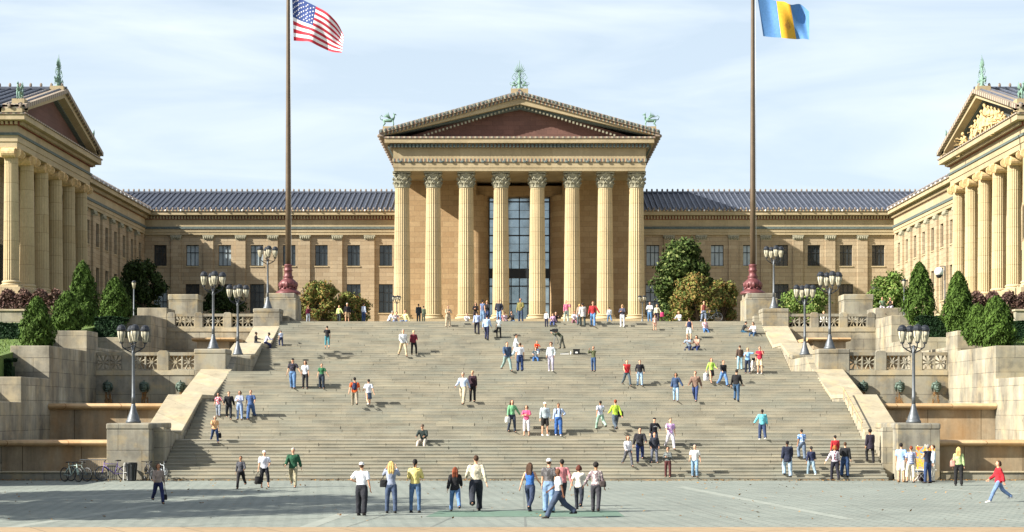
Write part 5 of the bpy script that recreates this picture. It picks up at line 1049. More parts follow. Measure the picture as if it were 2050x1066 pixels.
P(1281, 932, 856, 'f', 'walk2', 'm', ('short', 'bk'), ('open', '#23232a'), ('trousers', '#22366a'), 'man in dark open jacket and blue jeans coming down the lowest flight')
P(1310, 932, 867, 'f', 'pockets', 'w', ('short', '#5c2c1c'), ('open', '#2a2d38'), ('trousers', '#5d6270'), 'woman in dark jacket over a white top and grey jeans, hands in pockets')
p = P(1310, 903, 838, 'f', 'hip', 'm', ('cap', '#16161a'), ('long', '#15161e'), ('trousers', '#3c4658'), 'man in black hooded top with white lettering on the chest')
ob_, J_, s_ = p; mm = MB(); T_ = J_['T']
for q, wd in enumerate((.03, .02, .03, .015, .03, .025, .03)): mm.box(-.1+q*.03, -.1+q*.03+wd*.7, -.152, -.146, 1.25, 1.29)
k_ = mm.build('chest_lettering', cloth('#e8e8e8')); k_.parent = ob_
P(1342, 905, 837, 'f', 'walk', 'm', ('short', 'br'), ('tee', '#b98fc8~#e8cfe0'), ('trousers', '#d6d2dc'), 'person in lilac t-shirt and white trousers coming down')
p = P(1025, 869, 802, 'f', 'hold', 'w', ('long', 'br'), ('long', '#6fae7e'), ('trousers', '#323c4c'), 'woman in green top and dark jeans with a white bag'); bag('white shopping bag of the woman in green top', p, 1, '#d8dcd8', size=(.26, .1, .3), drop=.1, name='shopping_bag')
P(1054, 878, 813, 'f', 'fold', 'w', ('bob', 'br'), ('tee', '#d2557e'), ('capri', '#dcd8dc'), 'woman in bright pink top and white cropped trousers', 'l', '#8a6a5a')
P(1091, 879, 807, 'f', 'stand', 'm', ('cap', '#e4e0d4'), ('long', '#b2bfc4'), ('shorts', '#23211f'), 'man in white cap, pale grey sweater and black shorts', 'l', '#dcdcdc')
p = P(1118, 878, 809, 'f', 'hip', 'm', ('short', 'bk'), ('long', '#a9bbd8'), ('baggy', '#2f5a98'), 'man in pale blue jacket and blue jeans wearing backpack straps', 'm', '#cccccc'); backpack('dark backpack worn by the man in pale blue jacket', p, '#1a1c22')
P(1202, 866, 802, 'b', 'walk', 'm', ('short', 'bk'), ('tee', '#c2c8da'), ('trousers', '#8fae9e'), 'man in pale lilac shirt and sage trousers climbing', 'm')
p = P(1232, 867, 800, 'b', 'walk2', 'w', ('short', 'rd'), ('long', '#a9cb3e'), ('trousers', '#4d5a66'), 'person in lime green top and grey jeans climbing'); bag('black messenger bag on the person in lime green top', p, 's1', '#17181c', size=(.34, .14, .3))
# --- middle of the stairs
P(927, 813, 745, 'f', 'walk', 'm', ('short', 'gr'), ('long', '#b4c4dc'), ('baggy', '#b3a78e'), 'man in pale blue shirt and khaki trousers holding hands, left of the woman in black')
P(946, 807, 744, 'f', 'stand', 'w', ('short', 'bl'), ('jacket', '#2c1420'), ('trousers', '#141218'), 'blonde woman in dark maroon top and black trousers, holding hands')
P(848, 898, 858, 'f', 'sit', 'm', ('cap', '#6a5a4c'), ('long', '#22302f'), ('trousers', '#b3a99c'), 'man in dark jacket and beige trousers sitting alone on the lower stairs')
p = P(430, 889, 832, 'f', 'walk', 'w', ('bob', 'gr'), ('tee', '#d8a878'), ('trousers', '#22375c'), 'woman in peach top and jeans coming down near the left side wall', 'l'); bag('black bag of the woman in peach top', p, 0, '#131316', size=(.22, .1, .26), drop=.3)
P(437, 838, 788, 'f', 'hold', 'w', ('bob', 'br'), ('tee', '#c04a5a~#dcd0d4'), ('trousers', '#8a94a4'), 'woman in red and white top, leftmost of the four descending friends')
P(458, 844, 783, 'f', 'walk', 'm', ('short', 'bk'), ('open', '#17181e'), ('trousers', '#1d2229'), 'man in black open jacket and black trousers among the four descending friends')
P(480, 845, 784, 'f', 'fold', 'w', ('bob', 'br'), ('long', '#a3adc6'), ('trousers', '#7f93b4'), 'woman in grey-blue top and light jeans among the four descending friends')
P(502, 843, 781, 'f', 'walk2', 'm', ('short', '#6a3a24'), ('tee', '#3c5582'), ('baggy', '#3f5c8c'), 'man in blue shirt and blue jeans, rightmost of the four descending friends')
P(586, 780, 719, 'f', 'hold', 'm', ('cap', '#18181c'), ('tee', '#1d1a22~#3a3648'), ('baggy', '#52749c'), 'man in black t-shirt and cap and blue jeans holding hands on the upper left stairs')
P(611, 780, 724, 'f', 'stand', 'w', ('bob', '#5a2e22'), ('tee', '#c8ccd4'), ('trousers', '#25252b'), 'woman in white top and black trousers holding hands with the man in black')
P(644, 783, 729, 'f', 'hold', 'w', ('short', 'br'), ('tee', '#2f6a44'), ('baggy', '#1f2c3a'), 'person in long green top and dark trousers walking alone on the left')
p = P(710, 821, 755, 'b', 'walk', 'm', ('short', 'bk'), ('tee', '#d85a22'), ('trousers', '#8d8472'), 'man in orange t-shirt and khaki trousers with a backpack'); backpack('navy backpack on the man in orange t-shirt', p, '#202a48')
P(738, 822, 759, 'b', 'walk2', 'w', ('short', 'bk'), ('tee', '#dadfe8'), ('skirt', '#44566e'), 'woman in white top and short denim skirt', 'l', '#cccccc')
P(655, 698, 654, 'b', 'phone', 'w', ('short', 'bk'), ('tee', '#1c1a1f'), ('capri', '#44808c'), 'woman in black top and teal cropped trousers raising her arms')
P(807, 715, 659, 'f', 'walk', 'm', ('short', 'gr'), ('long', '#dfe3e6'), ('trousers', '#b3a384'), 'man in white shirt and beige trousers on the upper stairs')
P(828, 712, 663, 'f', 'stand2', 'w', ('short', 'bl'), ('open', '#6c2030'), ('trousers', '#16151b'), 'woman in maroon jacket and black trousers beside the man in white')
P(897, 657, 613, 'f', 'fold', 'm', ('short', 'br'), ('long', '#b8a78a'), ('baggy', '#b0a188'), 'person dressed all in beige standing at the top edge of the stairs')
P(955, 671, 625, 'b', 'climb', 'm', ('short', 'bk'), ('long', '#a9b8de'), ('trousers', '#1c1b2a'), 'man in pale blue shirt and dark trousers, highest of the three climbers')
P(974, 684, 632, 'b', 'climb', 'm', ('short', 'bk'), ('long', '#9fb8de'), ('trousers', '#1a2142'), 'man in pale blue shirt and navy trousers, middle of the three climbers')
p = P(999, 679, 636, 'b', 'climb', 'w', ('afro', '#2a1a1a'), ('tee', '#dde2dc'), ('slim', '#15171a'), 'woman in white top and black trousers climbing near the top'); bag('dark handbag of the woman in white near the top', p, 0, '#1a1a22', size=(.22, .1, .2), drop=.2)
P(1015, 745, 684, 'f', 'walk', 'm', ('short', 'bk'), ('jacket', '#3f5470'), ('trousers', '#7d9490'), 'man in denim jacket and grey-green trousers')
P(1033, 726, 668, 'r', 'walk', 'm', ('short', 'bk'), ('long', '#c6cacc'), ('trousers', '#a9bcc8'), 'man in pale shirt and pale jeans looking down behind the man in white t-shirt')
P(1041, 745, 688, 'b', 'stand', 'm', ('short', 'br'), ('tee', '#e4e6ec'), ('baggy', '#2a3f6a'), 'man in white t-shirt and dark blue jeans seen from behind, mid stairs')
P(1072, 728, 697, 'f', 'sit', 'w', ('bob', 'bk'), ('tee', '#dfe4e8~#2f6a74'), ('trousers', '#3c68a0'), 'person in white and teal top sitting on the stairs', scale=.85)
P(1074, 716, 686, 'f', 'sit2', 'w', ('short', '#8a3c1c'), ('long', '#e0481e'), ('trousers', '#4b5a74'), 'child in bright orange top sitting one step higher', scale=.72)
P(1103, 744, 687, 'f', 'pockets', 'w', ('afro', '#5a3426'), ('long', '#c3ccd0'), ('trousers', '#a29fb0'), 'curly-haired woman in pale grey tracksuit descending', 'l', '#e4e4e4')
P(1125, 700, 664, 'l', 'bend', 'm', ('cap', '#22284a'), ('long', '#3f4634'), ('trousers', '#45473f'), 'man in olive clothes bending over a camera on a tripod')
P(1188, 744, 695, 'fl', 'photo', 'w', ('short', '#7a4a30'), ('long', '#4c5236'), ('trousers', '#2e4a70'), 'woman in olive top and jeans holding a camera to her face')
P(1255, 776, 720, 'f', 'walk', 'm', ('short', 'br'), ('vest', '#c02a30'), ('trousers', '#46545c'), 'man in red vest and grey jeans descending on the right')
P(1281, 776, 722, 'f', 'pockets', 'm', ('short', 'bk'), ('long', '#1b1a22'), ('trousers', '#93b0cc'), 'man in black sweater and light jeans beside the man in red vest')
P(1353, 806, 748, 'f', 'hold', 'w', ('bob', 'bk'), ('jacket', '#34496a'), ('slim', '#9cc0e0'), 'woman in denim jacket and sky blue jeans descending', 'm')
P(1392, 807, 743, 'f', 'walk', 'm', ('short', 'rd'), ('jacket', '#7a6254'), ('trousers', '#2f4270'), 'man in brown leather jacket and blue jeans descending')
p = P(1424, 772, 717, 'f', 'walk2', 'w', ('bob', '#7a3c24'), ('long', '#a6cc58'), ('skirt', '#1c1c20'), 'woman in lime green cardigan and black skirt', 'l', '#1c1c20'); bag('white shopping bag of the woman in lime green cardigan', p, 1, '#dfe0e4', size=(.3, .1, .42), drop=.32, name='shopping_bag')
P(1448, 777, 721, 'f', 'walk', 'm', ('short', '#5a3020'), ('long', '#18181d'), ('baggy', '#5a7eae'), 'man in black sweater and blue jeans beside the woman in lime green')
P(1474, 805, 741, 'b', 'climb', 'm', ('short', 'bk'), ('long', '#131316'), ('trousers', '#33506e'), 'man in black shirt and jeans striding up the right side')
P(1481, 743, 693, 'b', 'stand', 'm', ('short', 'br'), ('long', '#54433a'), ('trousers', '#93b8c8'), 'man in brown sweater and pale jeans seen from behind on the right')
P(1497, 751, 698, 'f', 'point', 'w', ('short', 'bl'), ('tee', '#86b4e0'), ('trousers', '#1f2a40'), 'woman in light blue top pointing to the right with outstretched arm')
P(1521, 752, 695, 'f', 'phone', 'm', ('short', 'bk'), ('tee', '#a01f38'), ('shorts', '#cabd9c'), 'man in crimson t-shirt and beige shorts holding a dog', 'l', '#dddddd')
P(1380, 684, 638, 'b', 'stand2', 'm', ('short', 'br'), ('tank', '#1f2a4e'), ('shorts', '#d2d6d2'), 'man in navy tank top and white shorts near the top of the stairs')
P(1380, 704, 676, 'fl', 'sit2', 'm', ('short', 'bk'), ('tee', '#8494a4'), ('trousers', '#2e3a58'), 'man in grey t-shirt sitting close beside the dark-haired woman', scale=.95)
P(1397, 704, 675, 'fl', 'sit', 'w', ('bob', 'bk'), ('tee', '#c69a88'), ('trousers', '#1f2f5c'), 'dark-haired woman in pinkish top and navy jeans sitting beside the man in grey', scale=.95)
P(1411, 665, 640, 'f', 'sit3', 'w', ('short', 'bk'), ('long', '#e8e2e6|#c87890'), ('trousers', '#4a74a8'), 'person in white and pink striped top sitting in front of the bicycle', scale=.92)
P(1486, 668, 645, 'r', 'sit2', 'm', ('short', 'bk'), ('tee', '#26292a'), ('trousers', '#2c5874'), 'man in black t-shirt sitting near the right flagpole pedestal', scale=.9)
P(1510, 676, 648, 'fl', 'sit', 'w', ('bob', 'bk'), ('long', '#ddd6da'), ('trousers', '#33506e'), 'woman in white jacket sitting near the right flagpole pedestal', scale=.95)
P(1311, 664, 637, 'f', 'stand', 'w', ('short', 'br'), ('tee', '#d8b8ae'), ('shorts', '#c89c88'), 'small child in pale pink on the top steps')
# --- along the top edge
A = lambda yt, h=1.72: dict(at=topat(yt, h))
P(1301, 643, 606, 'f', 'fold', 'm', ('short', 'gr'), ('long', '#dde0e2'), ('trousers', '#4d7298'), 'man in white shirt and jeans standing right of the portico', **A(606))
p = P(1315, 643, 611, 'f', 'hold', 'w', ('short', 'bl'), ('long', '#ddd8b8'), ('trousers', '#33283c'), 'woman in cream top with a pink bag right of the portico', **A(611, 1.6)); bag('bright pink bag of the woman in cream top', p, 0, '#c03a6a', size=(.3, .12, .34), drop=.05)
P(1246, 657, 611, 'f', 'fold', 'w', ('long', 'bl'), ('long', '#4a4a5c'), ('slim', '#dcdce0'), 'long-haired blonde woman in dark top and white trousers at the top', 'l', '#e0e0e0')
P(1220, 643, 615, 'b', 'walk', 'm', ('short', 'bk'), ('long', '#e0e2e6'), ('trousers', '#4f76a0'), 'person in white long shirt between the two rightmost columns', **A(615, 1.55))
P(1187, 657, 605, 'f', 'hold', 'm', ('short', '#8a4a2c'), ('long', '#a3282c'), ('trousers', '#5c86b8'), 'man in red shirt and light jeans on the top steps')
P(1167, 656, 608, 'b', 'climb', 'm', ('short', 'bk'), ('coat', '#c9c8c4'), ('trousers', '#2f3b3c'), 'man in off-white jacket and dark trousers on the top steps')
P(1160, 652, 610, 'b', 'stand', 'w', ('short', 'bl'), ('long', '#b39a86'), ('trousers', '#4a5a66'), 'fair-haired person half hidden behind the off-white jacket')
P(1150, 650, 626, 'f', 'sit', 'w', ('short', '#8a3c24'), ('long', '#d6cdd8'), ('trousers', '#8a5c68'), 'red-haired child in pale top crouching at the top edge', scale=.8)
P(1134, 643, 603, 'f', 'phone', 'w', ('pony', '#7a3a2c'), ('long', '#d87894'), ('trousers', '#a3b0a8'), 'woman in pink top and grey trousers standing by the column base', 'l', '#dddddd', **A(603))
P(1107, 655, 630, 'f', 'sit3', 'w', ('short', 'br'), ('long', '#dcc8dc|#b06a9c'), ('trousers', '#3a4878'), 'child in pink striped top sitting on the top steps', scale=.75)
P(1094, 655, 624, 'b', 'stand', 'm', ('short', 'gr'), ('long', '#dfe3e8'), ('trousers', '#20233c'), 'child in white top and navy trousers on the top steps')
P(1112, 648, 625, 'f', 'sit2', 'm', ('short', 'bk'), ('long', '#231a26'), ('trousers', '#2a2430'), 'person in black sitting at the column base', at=topat(625, .98), scale=.95)
P(1042, 643, 599, 'f', 'stand2', 'm', ('short', 'rd'), ('open', '#6f6a3a'), ('trousers', '#2c3a52'), 'man in olive jacket in front of the tall window', **A(599, 1.78))
for x, yt, ps, c, b_, hr, lb in ((1014, 633, 'sit2', '#b8a8b4', '#4d4b5a', 'br', 'person in pale top sitting on the top edge left of the man in olive'), (1027, 624, 'sit', '#1f222a', '#8aa6c8', 'bk', 'person in black top and light jeans sitting on the top edge'), (1001, 632, 'sit3', '#c88f94', '#3a3a44', 'rd', 'person in pink top sitting below the man in navy jacket')):
    P(x, 650, yt, 'fl', ps, 'w', ('short', hr), ('long', c), ('trousers', b_), lb, at=topat(yt, 1.0), scale=.95)
P(999, 643, 601, 'f', 'pockets', 'm', ('short', '#7a3a24'), ('open', '#1f2434'), ('trousers', '#6f96c0'), 'man in navy jacket and jeans leaning by the fourth column', **A(601, 1.76))
P(975, 643, 603, 'fl', 'fold', 'm', ('short', 'bl'), ('long', '#16161c'), ('trousers', '#2f3f66'), 'fair man in black with folded arms, left of the tall window', **A(603, 1.74))
P(966, 643, 602, 'br', 'stand', 'w', ('short', 'bk'), ('vest', '#5c6a8c'), ('trousers', '#6f8cac'), 'person in blue-grey vest talking to the man with folded arms', **A(602, 1.74))
P(952, 643, 607, 'f', 'fold', 'w', ('long', 'bk'), ('long', '#1a1012'), ('trousers', '#2a1c20'), 'woman with long black hair and dark brown top at the top edge', **A(607, 1.66))
P(935, 643, 630, 'f', 'sit', 'w', ('short', 'bk'), ('long', '#d6d4d6'), ('trousers', '#4a4a5c'), 'small person in white sitting at the foot of the third column', at=topat(630, .8), scale=.8)
P(838, 643, 618, 'b', 'stand', 'm', ('short', 'bk'), ('jacket', '#1c2730'), ('trousers', '#1f2c34'), 'person in dark jacket between the first and second columns', at=topat(618, 1.4), scale=.82)
P(848, 643, 622, 'b', 'phone', 'w', ('short', 'bk'), ('long', '#4f5a48'), ('trousers', '#3c4438'), 'child in olive by the second column', at=topat(622, 1.3), scale=.74)
P(812, 648, 619, 'fl', 'sit3', 'w', ('short', 'rd'), ('long', '#d8cf94'), ('trousers', '#5f7aa8'), 'woman in pale yellow top sitting left of the second column', at=topat(619, 1.05), scale=1.)
P(790, 648, 625, 'fr', 'sit2', 'w', ('short', 'br'), ('long', '#b8a8ac'), ('trousers', '#4a6a98'), 'person in pale pink sitting by the small lamp', at=topat(625, .95), scale=.95)
P(778, 648, 621, 'r', 'sit2', 'm', ('short', 'gr'), ('long', '#dcdee2'), ('trousers', '#2c1f34'), 'grey-haired man in white shirt leaning forward by the leftmost column', at=topat(621, 1.0), scale=1.)
P(728, 643, 608, 'br', 'stand', 'w', ('short', 'bk'), ('long', '#bfc9dc'), ('trousers', '#27406c'), 'dark-haired woman in pale top with a blue jacket round her waist', **A(608, 1.66))
P(695, 644, 615, 'f', 'stand', 'm', ('short', 'wh'), ('long', '#1b1820'), ('shorts', '#b89a78'), 'white-haired person in black top and beige shorts by the left shrub', at=topat(615, 1.5), scale=.86)
P(679, 643, 621, 'f', 'hold', 'w', ('short', 'bl'), ('long', '#cddc8c'), ('trousers', '#2a3438'), 'person in pale lime jacket in front of the left shrub', at=topat(621, 1.3), scale=.76)
P(617, 654, 624, 'f', 'phone', 'w', ('short', '#6a2c28'), ('long', '#6a1c3a'), ('slim', '#b0b8c4'), 'person in maroon jacket beside the left flagpole pedestal', at=(121.6, 9.9), scale=.66)
P(563, 696, 668, 'bl', 'climb', 'm', ('short', '#4a2a24'), ('tee', '#c8d2e8'), ('baggy', '#26304e'), 'child in pale blue top in the shade of the left side wall')
P(1409, 643, 604, 'f', 'hold', 'w', ('short', '#6a4a40'), ('tank', '#7a3c34'), ('trousers', '#8a9ab4'), 'woman in rust-red tank top holding a bicycle at the top', **A(604, 1.72))
P(1361, 646, 626, 'fl', 'sit', 'w', ('short', 'bl'), ('long', '#dfdfe2'), ('trousers', '#22202a'), 'person in white top and black trousers sitting in front of the magnolia', at=topat(626, .95), scale=.95)
# on the left coping slab, on the right block, behind the balustrade
P(512, 686, 670, 'r', 'sit3', 'm', ('short', 'bk'), ('long', '#16151c'), ('trousers', '#181a26'), 'person in black sitting on the left coping slab', 'd', at=(113.2, 7.96), scale=.86)
P(531, 690, 666, 'r', 'sit2', 'w', ('short', 'bk'), ('long', '#c3c2d4'), ('trousers', '#2c3054'), 'person in pale top sitting on the inner edge of the left coping slab', 'd', at=(113.8, 7.97), scale=.9)
P(1766, 615, 598, 'f', 'sit3', 'w', ('short', '#5a3028'), ('long', '#5f7458'), ('trousers', '#c9bcc0'), 'person in green top sitting on the right wall block, left of the pair', at=(120.2, 10.85), scale=.85)
P(1784, 615, 597, 'fl', 'sit', 'w', ('short', '#4a2a20'), ('tank', '#18161a'), ('trousers', '#c6bcc8'), 'person in black top sitting on the right wall block, right of the pair', at=(120.2, 10.85), scale=.85)
P(1649, 640, 617, 'f', 'stand', 'w', ('short', 'bl'), ('long', '#e4e0d4'), ('trousers', '#4a4a52'), 'person in white behind the upper right balustrade', at=(122.4, 9.0), scale=1.0)
# camera and tripod, gear on the steps
d, z = ground_hit(699); X = WX(1112, d); t = thing('video_camera', 'small video camera on a tripod in front of the man bending down', 'camera', (X, d, z))
m = MB()
for a in (0, 2.1, 4.2): m.tube([(X, d, z+1.0), (X+.35*math.cos(a), d+.3*math.sin(a), z+.02)], .02, 5)
m.tube([(X, d, z+.8), (X, d, z+1.12)], .03, 6); m.build('tripod', M['iron'], t)
m = MB(); m.box(X-.22, X+.18, d-.09, d+.09, z+1.12, z+1.32); m.tube([(X-.22, d, z+1.22), (X-.38, d, z+1.22)], .06, 8); m.tube([(X-.05, d, z+1.32), (X, d, z+1.42), (X+.12, d, z+1.34)], .015, 5); m.build('camera_body', M['black'], t)
d, z = ground_hit(713); X = WX(1154, d); t = thing('equipment_box', 'black box with a small white label standing on the stairs', 'box', (X, d, z))
m = MB(); m.box(X-.22, X+.22, d-.12, d+.14, z, z+.34); m.build('box_body', M['black'], t, bevel=.015); m = MB(); m.box(X-.24, X+.24, d-.14, d+.16, z+.342, z+.38); m.build('lid', M['black'], t, bevel=.01); m = MB(); m.box(X-.08, X+.08, d-.126, d-.121, z+.1, z+.2); m.build('paper_label', M['white'], t)
X = WX(1131, d); t = thing('reflector_panel', 'flat pale panel lying on the stairs beside the black box', 'panel', (X, d, z)); m = MB(); m.box(X-.3, X+.28, d-.1, d+.12, z+.02, z+.07); m.build('board', M['white'], t, bevel=.01); m = MB(); m.tube([(X-.3, d-.1, z+.09), (X+.2, d-.05, z+.16)], .02, 6); m.build('handle', M['iron'], t)
X = WX(1143, d); t = thing('white_bottle', 'small white bottle standing left of the black box', 'bottle', (X, d, z)); m = MB(); m.lathe([(.05, 0), (.055, .12), (.03, .17), (.025, .22), (.03, .24)], (X, d, z), 10); m.build('bottle_body', M['white'], t, True)
# dog
d, z = ground_hit(747); X = WX(1508, d); t = thing('dog', 'white dog with a black head sitting beside the man in crimson t-shirt', 'dog', (X, d, z))
m = MB(); m.tube([(X-.02, d+.2, z+.2), (X, d+.1, z+.36), (X, d-.08, z+.5), (X, d-.16, z+.62)], [.14, .17, .15, .09], 10); m.ball((X, d+.2, z+.16), (.16, .2, .16))
for s in (-1, 1):
    m.tube([(X+s*.08, d-.08, z+.45), (X+s*.085, d-.12, z+.22), (X+s*.085, d-.12, z+.03), (X+s*.085, d-.2, z+.03)], [.06, .04, .035, .035], 7); m.tube([(X+s*.13, d+.2, z+.25), (X+s*.16, d+.0, z+.2), (X+s*.15, d+.1, z+.05), (X+s*.15, d-.05, z+.03)], [.1, .08, .05, .035], 7)
m.tube([(X, d+.34, z+.12), (X-.12, d+.5, z+.06), (X-.25, d+.5, z+.1)], [.05, .04, .02], 6); o_ = bpy.data.objects.new('body', remesh(m, .02, 'dog')); col.objects.link(o_); o_.parent = t; o_.location = (-X, -d, -z); o_.data.materials.clear(); o_.data.materials.append(cloth('#dcd8d0'))
m = MB(); m.ball((X, d-.2, z+.7), (.09, .11, .09)); m.tube([(X, d-.26, z+.68), (X, d-.38, z+.65)], [.055, .035], 8); m.ball((X-.08, d-.17, z+.74), (.03, .04, .07)); m.ball((X+.08, d-.17, z+.74), (.03, .04, .07)); m.build('head', cloth('#1a1a1e'), t, True)
# bicycles
def bicycle(lb, px, py, d, z, rz, c, tilt=0, k=1.):
    X = WX(px, d); t = thing('bicycle', lb, 'bicycle', (X, d, z), 'parked bicycles')
    t.rotation_euler = (R(tilt), 0, R(rz)); t.scale = (k,)*3; ORG[t.name] = Vector((0, 0, 0)); fm = plain('bike paint '+c, lin(c), .35, .1)
    for wx in (-.52, .52):
        m = MB(); m.torus((wx, 0, .34), .32, .022, 'y', 28, 6); wl = m.build('wheel', M['black'], t, True); m = MB(); m.torus((wx, 0, .34), .295, .012, 'y', 28, 5); m.tube([(wx, -.05, .34), (wx, .05, .34)], .03, 8)
        for q in range(12): a = q*PI/6; m.tube([(wx, .0, .34), (wx+math.cos(a)*.29, 0, .34+math.sin(a)*.29)], .004, 3)
        m.build('rim', M['iron'], wl, True)
    m = MB(); bb = (-.05, 0, .3); hd = (.40, 0, .78); st_ = (-.2, 0, .76)
    m.tube([bb, st_], .02, 6); m.tube([st_, (-.22, 0, .9)], .015, 6); m.tube([bb, (.42, 0, .72)], .024, 6); m.tube([st_, hd], .02, 6); m.tube([(.39, 0, .86), (.43, 0, .68), (.52, .0, .34)], .02, 6)
    for s in (-.05, .05): m.tube([bb, (-.52, s, .34)], .012, 5); m.tube([(-.18, 0, .7), (-.52, s, .34)], .012, 5); m.tube([(.43, s*.8, .68), (.52, s, .34)], .014, 5)
    m.build('frame', fm, t, True); m = MB(); m.tube([(.33, -.28, .93), (.37, -.1, .91), (.37, .1, .91), (.33, .28, .93)], .016, 6); m.tube([(.38, 0, .84), (.37, 0, .92)], .018, 6); m.build('handlebar', M['black'], t, True)
    m = MB(); m.tube([(-.36, 0, .92), (-.2, 0, .93), (-.08, 0, .92)], [(.03, .07), (.03, .05), (.015, .015)], 8); m.build('saddle', M['black'], t, True)
    m = MB(); m.torus((-.05, -.06, .3), .09, .01, 'y', 16, 5); m.tube([(-.05, -.08, .3), (.08, -.1, .2), (.08, -.18, .2)], .012, 5); m.tube([(-.05, .08, .3), (-.18, .1, .4), (-.18, .18, .4)], .012, 5); m.build('crank', M['iron'], t, True)
bicycle('white and green bicycle, leftmost of the bicycles by the fountain kerb', 143, 968, 77.6, 0, -38, '#b8ccc0')
bicycle('silver bicycle leaning behind the white and green one', 158, 966, 78.2, 0, 150, '#7f8a84')
bicycle('purple bicycle leaning on the rack beside the litter bin', 228, 960, 78.6, .02, 205, '#5a4a86', 12, 1.05)
bicycle('black bicycle between the litter bin and the woman in beige', 298, 962, 78.6, 0, 118, '#26262c')
bicycle('silver bicycle partly hidden behind the woman in beige sweater', 326, 962, 78.3, 0, 118, '#a8aeb2')
dB = 121.0; bicycle('dark bicycle held by the woman at the top of the stairs', 1424, 650, dB, TOPZ+.02, 4, '#243038')
# bicycle rack / low railing, litter bin, stand
t = thing('railing', 'low metal railing behind the parked bicycles', 'railing', (WX(210, 79), 79.1, 0)); x0, x1 = WX(160, 79.1), WX(212, 79.1); m = MB(); m.tube([(x0, 79.1, 1.0), (x1, 79.1, 1.0)], .02, 6); m.build('rail', M['iron'], t); m = MB(); m.tube([(x0, 79.1, .1), (x1, 79.1, .1)], .015, 6); m.build('rail', M['iron'], t)
m = MB()
for q in range(14): x = x0+(x1-x0)*q/13; m = MB(); m.tube([(x, 79.1, 0), (x, 79.1, 1.0)], .012, 5); m.build('bar', M['iron'], t)
X = WX(263, 78.7); t = thing('litter_bin', 'dark open-topped litter bin in front of the left pedestal', 'bin', (X, 78.7, 0)); m = MB(); m.lathe([(.2, 0), (.2, .04), (.27, .8), (.29, .84), (.29, .88), (.24, .88), (.2, .5), (.05, .5)], (X, 78.7, 0), 18); m.build('bin_body', M['black'], t, True)
m = MB()
for q in range(9): a = q*2*PI/9; m.tube([(X+.22*math.cos(a), 78.7+.22*math.sin(a), .04), (X+.285*math.cos(a), 78.7+.285*math.sin(a), .8)], .012, 4)
m.build('ribs', M['iron'], t)
X = WX(251, 78.6); t = thing('metal_stand', 'pale tubular metal stand beside the litter bin', 'stand', (X, 78.6, 0)); m = MB()
for s in (-.1, .1): m.tube([(X+s*.6, 78.6, .85), (X+s, 78.6, .03)], .018, 6)
m.tube([(X-.06, 78.6, .85), (X+.06, 78.6, .85)], .018, 6); m.tube([(X-.08, 78.6, .4), (X+.08, 78.6, .4)], .015, 6); m.build('tube_frame', M['white'], t)
# painting on an easel near the right pedestal, with the painter's folding table
d = 78.6; X0, X1 = WX(1834, d), WX(1872, d); z0, z1 = WZ(940, d), WZ(894, d); t = thing('painting', 'large colourful abstract painting in red, yellow and blue on an easel', 'painting', ((X0+X1)/2, d, 0)); m = MB(); m.box(X0, X1, d, d+.04, z0, z1); 
pm, N_, L_, b_ = newmat('abstract painting'); g = N_.new('ShaderNodeNewGeometry'); n = noise(N_, L_, g.outputs['Position'], 2.6, 3, .5); n.inputs['Distortion'].default_value = 1.5; r = ramp(N_, [(.36, lin('#6f9cc4')), (.44, lin('#e0b03c')), (.5, lin('#e8cf58')), (.55, lin('#d86a3c')), (.62, lin('#c4483c')), (.7, lin('#e0a088'))]); L_.new(n.outputs[0], r.inputs[0]); L_.new(r.outputs[0], b_.inputs['Base Color'])
m.build('canvas', pm, t); m = MB()
for x in (X0+.1, X1-.1): m.tube([(x, d+.1, z1+.05), (x, d+.02, 0)], .02, 5)
m.tube([((X0+X1)/2, d+.08, z1+.1), ((X0+X1)/2, d+.5, 0)], .02, 5); m.box(X0-.05, X1+.05, d-.06, d+.0, z0-.04, z0-.005); m.build('easel', M['white'], t)
X = WX(1813, 78.5); t = thing('folding_table', 'small light metal folding table between the two people at the painting', 'table', (X, 78.5, 0)); m = MB(); m.box(X-.18, X+.3, 78.3, 78.7, .55, .58); m.build('table_top', M['iron'], t); 
for sx in (-.16, .28):
    for sy in (78.33, 78.67): m = MB(); m.tube([(X+sx, sy, .55), (X+sx, sy, 0)], .012, 5); m.build('leg', M['white'], t)
X = WX(1842, 78.0); t = thing('folding_chair', 'folding chair with dark bundle in front of the painting', 'chair', (X, 78, 0)); m = MB()
for s in (-.2, .2): m.tube([(X-.25, 78+s, 0), (X+.2, 78+s, .5), (X+.28, 78+s, .75)], .015, 5); m.tube([(X+.25, 78+s, 0), (X-.2, 78+s, .5)], .015, 5)
m.build('chair_frame', M['white'], t); m = MB(); m.box(X-.22, X+.22, 77.8, 78.2, .46, .5); m.build('seat', cloth('#2c4a6a'), t, bevel=.01); t2 = thing('bundle', 'dark rolled bundle of clothes on the ground under the folding chair', 'bundle', (X+.1, 78, 0)); m = MB(); m.ball((X+.1, 78, .2), (.2, .16, .2), 12, 8); m.ball((X+.16, 77.95, .36), (.1, .1, .08), 10, 7); m.build('cloth', cloth('#3a2220'), t2, True)
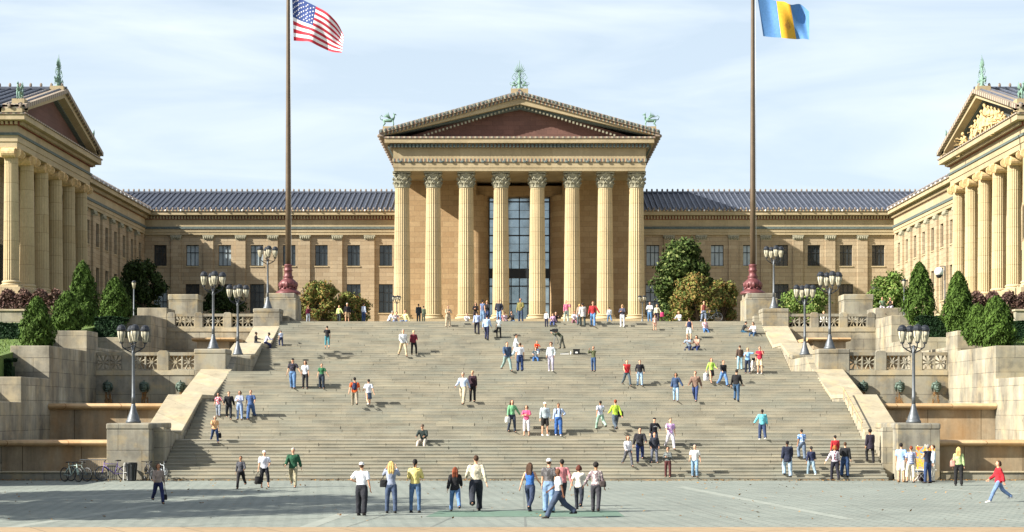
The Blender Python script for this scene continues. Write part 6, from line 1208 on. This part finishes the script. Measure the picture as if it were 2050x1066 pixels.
# globe light on a bracket pole at the right, small white umbrella at the left
d = 118; X = WX(1880, d); z = WZ(548, d); t = thing('camera_globe', 'white domed globe on a bracket behind the tall evergreens on the right', 'dome', (X, d, z)); m = MB(); m.ball((X, d, z+.12), (.32, .32, .34), 14, 9); m.build('dome', M['white'], t, True); m = MB(); m.ball((X, d, z-.1), (.24, .24, .24), 12, 8); m.build('lower_globe', M['irondk'], t, True)
m = MB(); m.tube([(X, d, z+.4), (X+.1, d, z+.52), (X+.42, d, z+.52)], .03, 6); m.tube([(X+.42, d, z+.52), (X+.42, d, 9.6)], .05, 8); m.build('pole', M['iron'], t)
d = 118; X = WX(62, d); z = WZ(612, d)
# sculpture group in the right wing gable (generic standing and seated figures)
gold = plain('gilded terracotta', lin('#c0a878'), .8, .3, 3); X0_ = 40.4
for i, (dy, h, ps) in enumerate(((0, 3.0, 'stand'), (-1.1, 2.6, 'fold'), (1.1, 2.6, 'hold'), (-2.1, 2.35, 'stand2'), (2.1, 2.35, 'walk'), (-3.1, 2.1, 'stand'), (3.1, 2.1, 'fold'), (-4.2, 1.8, 'hold'), (4.2, 1.8, 'stand2'), (-5.3, 1.45, 'sit'), (5.3, 1.45, 'sit2'), (-6.5, 1.15, 'sit2'), (6.5, 1.15, 'sit'), (-7.9, .8, 'sit3'), (7.9, .8, 'sit3'))):
    fem = i % 2 == 0; body, J = cached(('body', ps, fem), lambda: bodymesh(ps, fem)); sp = POSES[ps].get('sit'); k = h/(.95 if sp else 1.75)
    o = bpy.data.objects.new('gable_figure', body); col.objects.link(o); o.parent = mu; o.location = Vector((X0_, 143.25+dy, 27.15+(-(.8)*k if sp else -.0)))-O3; o.rotation_euler = (0, 0, R(-90)); o.scale = (k*1.4, k*1.1, k)
    for sl in range(len(o.material_slots)): setmat(o, gold, sl)
    if not sp:
        g_ = bpy.data.objects.new('drapery', cached(('skirt', ps, fem), lambda: garment('skirt', ps, fem))); col.objects.link(g_); g_.parent = o
        if not g_.data.materials: g_.data.materials.append(M['black'])
        setmat(g_, gold)
bpy.data.scenes.remove(SC2)
